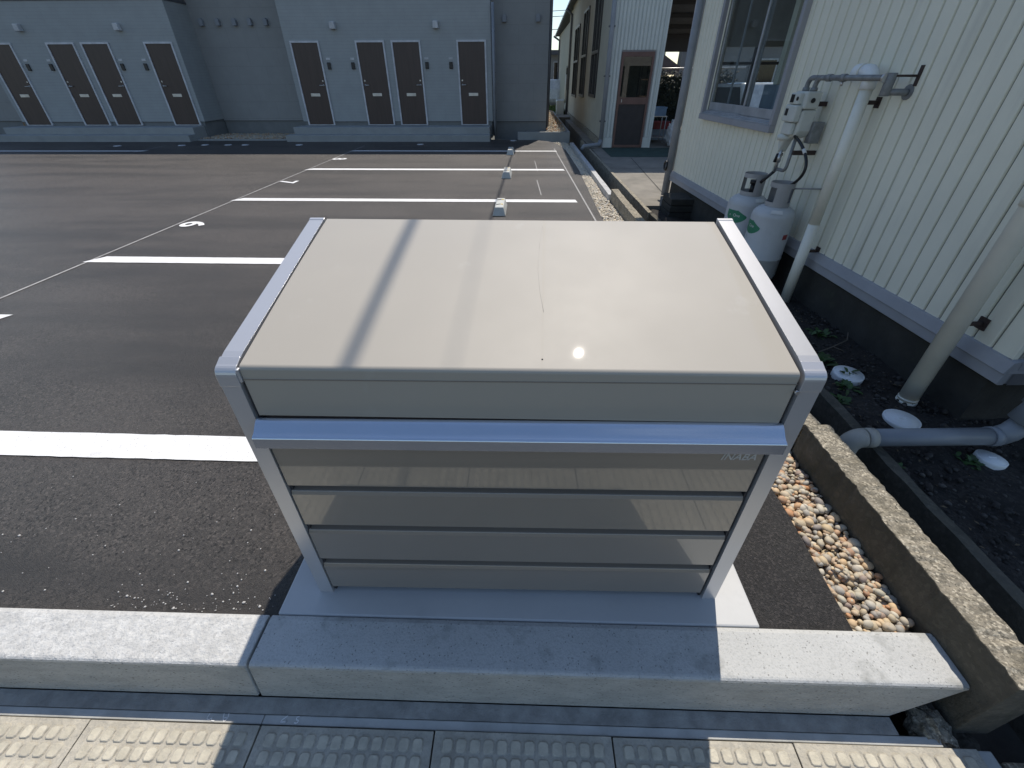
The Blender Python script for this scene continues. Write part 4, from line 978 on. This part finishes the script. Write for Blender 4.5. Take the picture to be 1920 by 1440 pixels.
# rack with blue crate, red crate, sacks
rk = empty('rack', (3.55,13.7,.035), 'thin steel rack standing in the passage beside the corrugated wall', 'rack')
for sx in (-.28,.14):
    for sy in (-.2,.2): MB().tube([(sx,sy,0),(sx,sy,.62)], .013, 8).build('leg', M_metal, rk, rel=False)
MB().box(-.30,.16,-.22,.22,.60,.62).build('rack_shelf', M_metal, rk, rel=False); MB().box(-.30,.16,-.22,.22,.12,.14).build('rack_shelf', M_metal, rk, rel=False)
def crate(name, c, sz, m, label):
    x,y,z = c; a,b,h = sz; t = .015
    mb = MB(); mb.box(-a,a,-b,b,0,t); mb.box(-a,a,-b,-b+t,t,h); mb.box(-a,a,b-t,b,t,h); mb.box(-a,-a+t,-b+t,b-t,t,h); mb.box(a-t,a,-b+t,b-t,t,h); mb.box(-a-.01,a+.01,-b-.01,-b,h-.04,h); mb.box(-a+.02,a-.02,-b+t,b-t,t,h*.85)
    o = mb.build(name, m, bevel=.004); o.location = c; tag(o, label, 'crate')
crate('crate', (3.47,13.68,.655), (.20,.17,.20), M_blue, 'pale blue plastic crate on top of the steel rack in the passage')
crate('crate', (3.78,14.3,.30), (.22,.17,.18), M_red, 'dark red crate beside the steel rack in the passage')
crate('crate', (3.74,14.3,.036), (.22,.18,.262), M_cab, 'grey crate under the dark red crate in the passage')
tag(lump('sack', (3.72,12.9,.30), (.13,.14,.28), M_sack, 3, 21), 'white sack leaning against the workshop post in the passage', 'sack')
tag(lump('sack', (3.80,12.55,.18), (.16,.14,.15), M_sack, 3, 22), 'low pale sack on the passage floor by the workshop post', 'sack')
# houses and pole seen beyond the passage
h1 = empty('house', (5.2,34,0), 'far house with a dark tiled gable seen beyond the passage', 'house')
MB().box(3.0,8.9,34,42,0,2.0).build('wall', M_farwall, h1); MB().prism([(2.4,1.9),(6.2,3.8),(9.9,1.75),(9.9,1.6),(2.4,1.6)], 'y', 33.4, 42.4).build('roof', M_tile, h1)
h1w = MB().box(7.2,8.2,33.95,34.05,.6,1.5).build('window', M_bronze, h1)
h2 = empty('house', (6.3,46,0), 'taller far house roof just left of the pole beyond the passage', 'house')
MB().box(4,11.6,46,54,0,3.7).build('wall', M_farwall, h2); MB().prism([(3.3,3.7),(7.8,6.0),(12.3,3.75),(12.3,3.5),(3.3,3.5)], 'y', 45.4, 54.4).build('roof', M_tile, h2)
pl = empty('utility_pole', (12.3,44,0), 'thin utility pole against the sky beyond the passage', 'pole')
MB().tube([(12.3,44,0),(12.3,44,11)], [.16,.11], 10).build('pole', M_found, pl); MB().box(11.5,13.1,43.95,44.05,8.6,8.72).build('crossarm', M_metal, pl)
sh2 = empty('shed', (12,25,0), 'dark grey shed wall seen through the workshop window beyond the white car', 'shed')
MB().box(7.9,17,22.5,28,0,2.9).build('wall', M_side2, sh2); MB().prism([(22.1,2.85),(25.2,3.7),(28.4,2.85),(28.4,2.75),(22.1,2.75)], 'x', 7.7, 17.2).build('roof', M_roof, sh2)
for q in (9.2,11.4,13.6): 
    w_ = MB().box(q,q+1.1,22.44,22.499,1.0,2.1).build('window', M_alu, sh2); MB().box(q+.06,q+1.04,22.43,22.439,1.06,2.04).build('pane', M_cargl, w_)
# ---- beyond the gap between apartments and cream building
dh = empty('house', (1.6,36,0), 'dark grey house seen through the narrow gap beside the apartments', 'house')
MB().box(-2.5,4.5,36,43,-.6,2.7).build('wall', M_side2, dh); MB().box(-2.8,4.8,35.6,43.4,2.7,2.95).build('roof', M_flash, dh)
w_ = MB().box(1.75,2.25,35.93,35.999,1.2,2.35).build('window', M_alu, dh); MB().box(1.80,2.20,35.92,35.929,1.25,2.3).build('pane', M_cargl, w_)
MB().box(1.2,2.6,35.3,35.999,.9,1.0).build('balcony', M_lamp, dh)
car((1.45,31.6,-.02), rad(88), 'distant white car seen through the narrow gap beside the apartments')
gr = MB()
for _ in range(2600):
    x, y = rng.uniform(.9,2.0), rng.uniform(24.5,30.5); a = rng.uniform(0,2*PI); h_ = rng.uniform(.1,.28); dx, dy = .02*math.cos(a), .02*math.sin(a)
    gr.add([(x-dx,y-dy,-.02),(x+dx,y+dy,-.02),(x+rng.normal(0,.05),y+rng.normal(0,.05),-.02+h_)], [(0,1,2)])
o = gr.build('grass', M_grass); tag(o, kind='stuff')
o = MB().box(-3,1.87,24.1,34,-.6,-.02).build('lawn', mat('lawn soil', (.06,.09,.03), .95)); tag(o, kind='structure')
# air conditioner on the cream wall side
ac = empty('air_conditioner', (1.55,24.6,.0), 'small old air conditioner unit standing at the foot of the cream wall', 'air conditioner')
MB().box(1.40,1.75,24.2,25.0,.02,.62).build('casing', M_corr, ac, bevel=.02); MB().tube([(1.392,24.6,.33),(1.399,24.6,.33)], .22, 20).build('fan_grille', M_black, ac)
MB().tube([(1.80,24.4,.5),(1.80,24.4,1.6)], .035, 8).build('pipe', M_pvc, ac)
o = MB().box(1.30,1.86,21.5,23.0,-.1,.12).build('concrete_step', M_yard, bevel=.01); tag(o, 'flat concrete step beside the cream wall far down the gap', 'step')
# distant wires in the gap
for i, (z0, z1) in enumerate(((4.7,4.65),(5.6,5.55),(6.05,6.1))):
    o = MB().tube([(-30,46+i,z0+1.2),(2,46+i,z0),(30,46+i,z1+1.2)], .022, 6).build('power_line', M_cable); tag(o, ('lowest','middle','highest')[i]+' power line crossing the strip of sky beside the apartments', 'power line', 'power lines in the gap')
# clouds: soft white wisps mixed into the sky colour
tc = nt.nodes.new('ShaderNodeTexCoord'); mp = nt.nodes.new('ShaderNodeMapping'); mp.inputs['Scale'].default_value = (1,1,2.6)
nz = nt.nodes.new('ShaderNodeTexNoise'); nz.inputs['Scale'].default_value = 2.6; nz.inputs['Detail'].default_value = 7; nz.inputs['Roughness'].default_value = .6
mr = nt.nodes.new('ShaderNodeMapRange'); mr.inputs[1].default_value = .56; mr.inputs[2].default_value = .78; mr.inputs[4].default_value = .3
mx = nt.nodes.new('ShaderNodeMix'); mx.data_type = 'RGBA'; mx.inputs[7].default_value = (8.5,8.7,9,1)
nt.links.new(tc.outputs['Generated'], mp.inputs[0]); nt.links.new(mp.outputs[0], nz.inputs['Vector']); nt.links.new(nz.outputs['Fac'], mr.inputs[0])
nt.links.new(mr.outputs[0], mx.inputs[0]); nt.links.new(sky.outputs[0], mx.inputs[6]); nt.links.new(mx.outputs[2], bg.inputs[0])
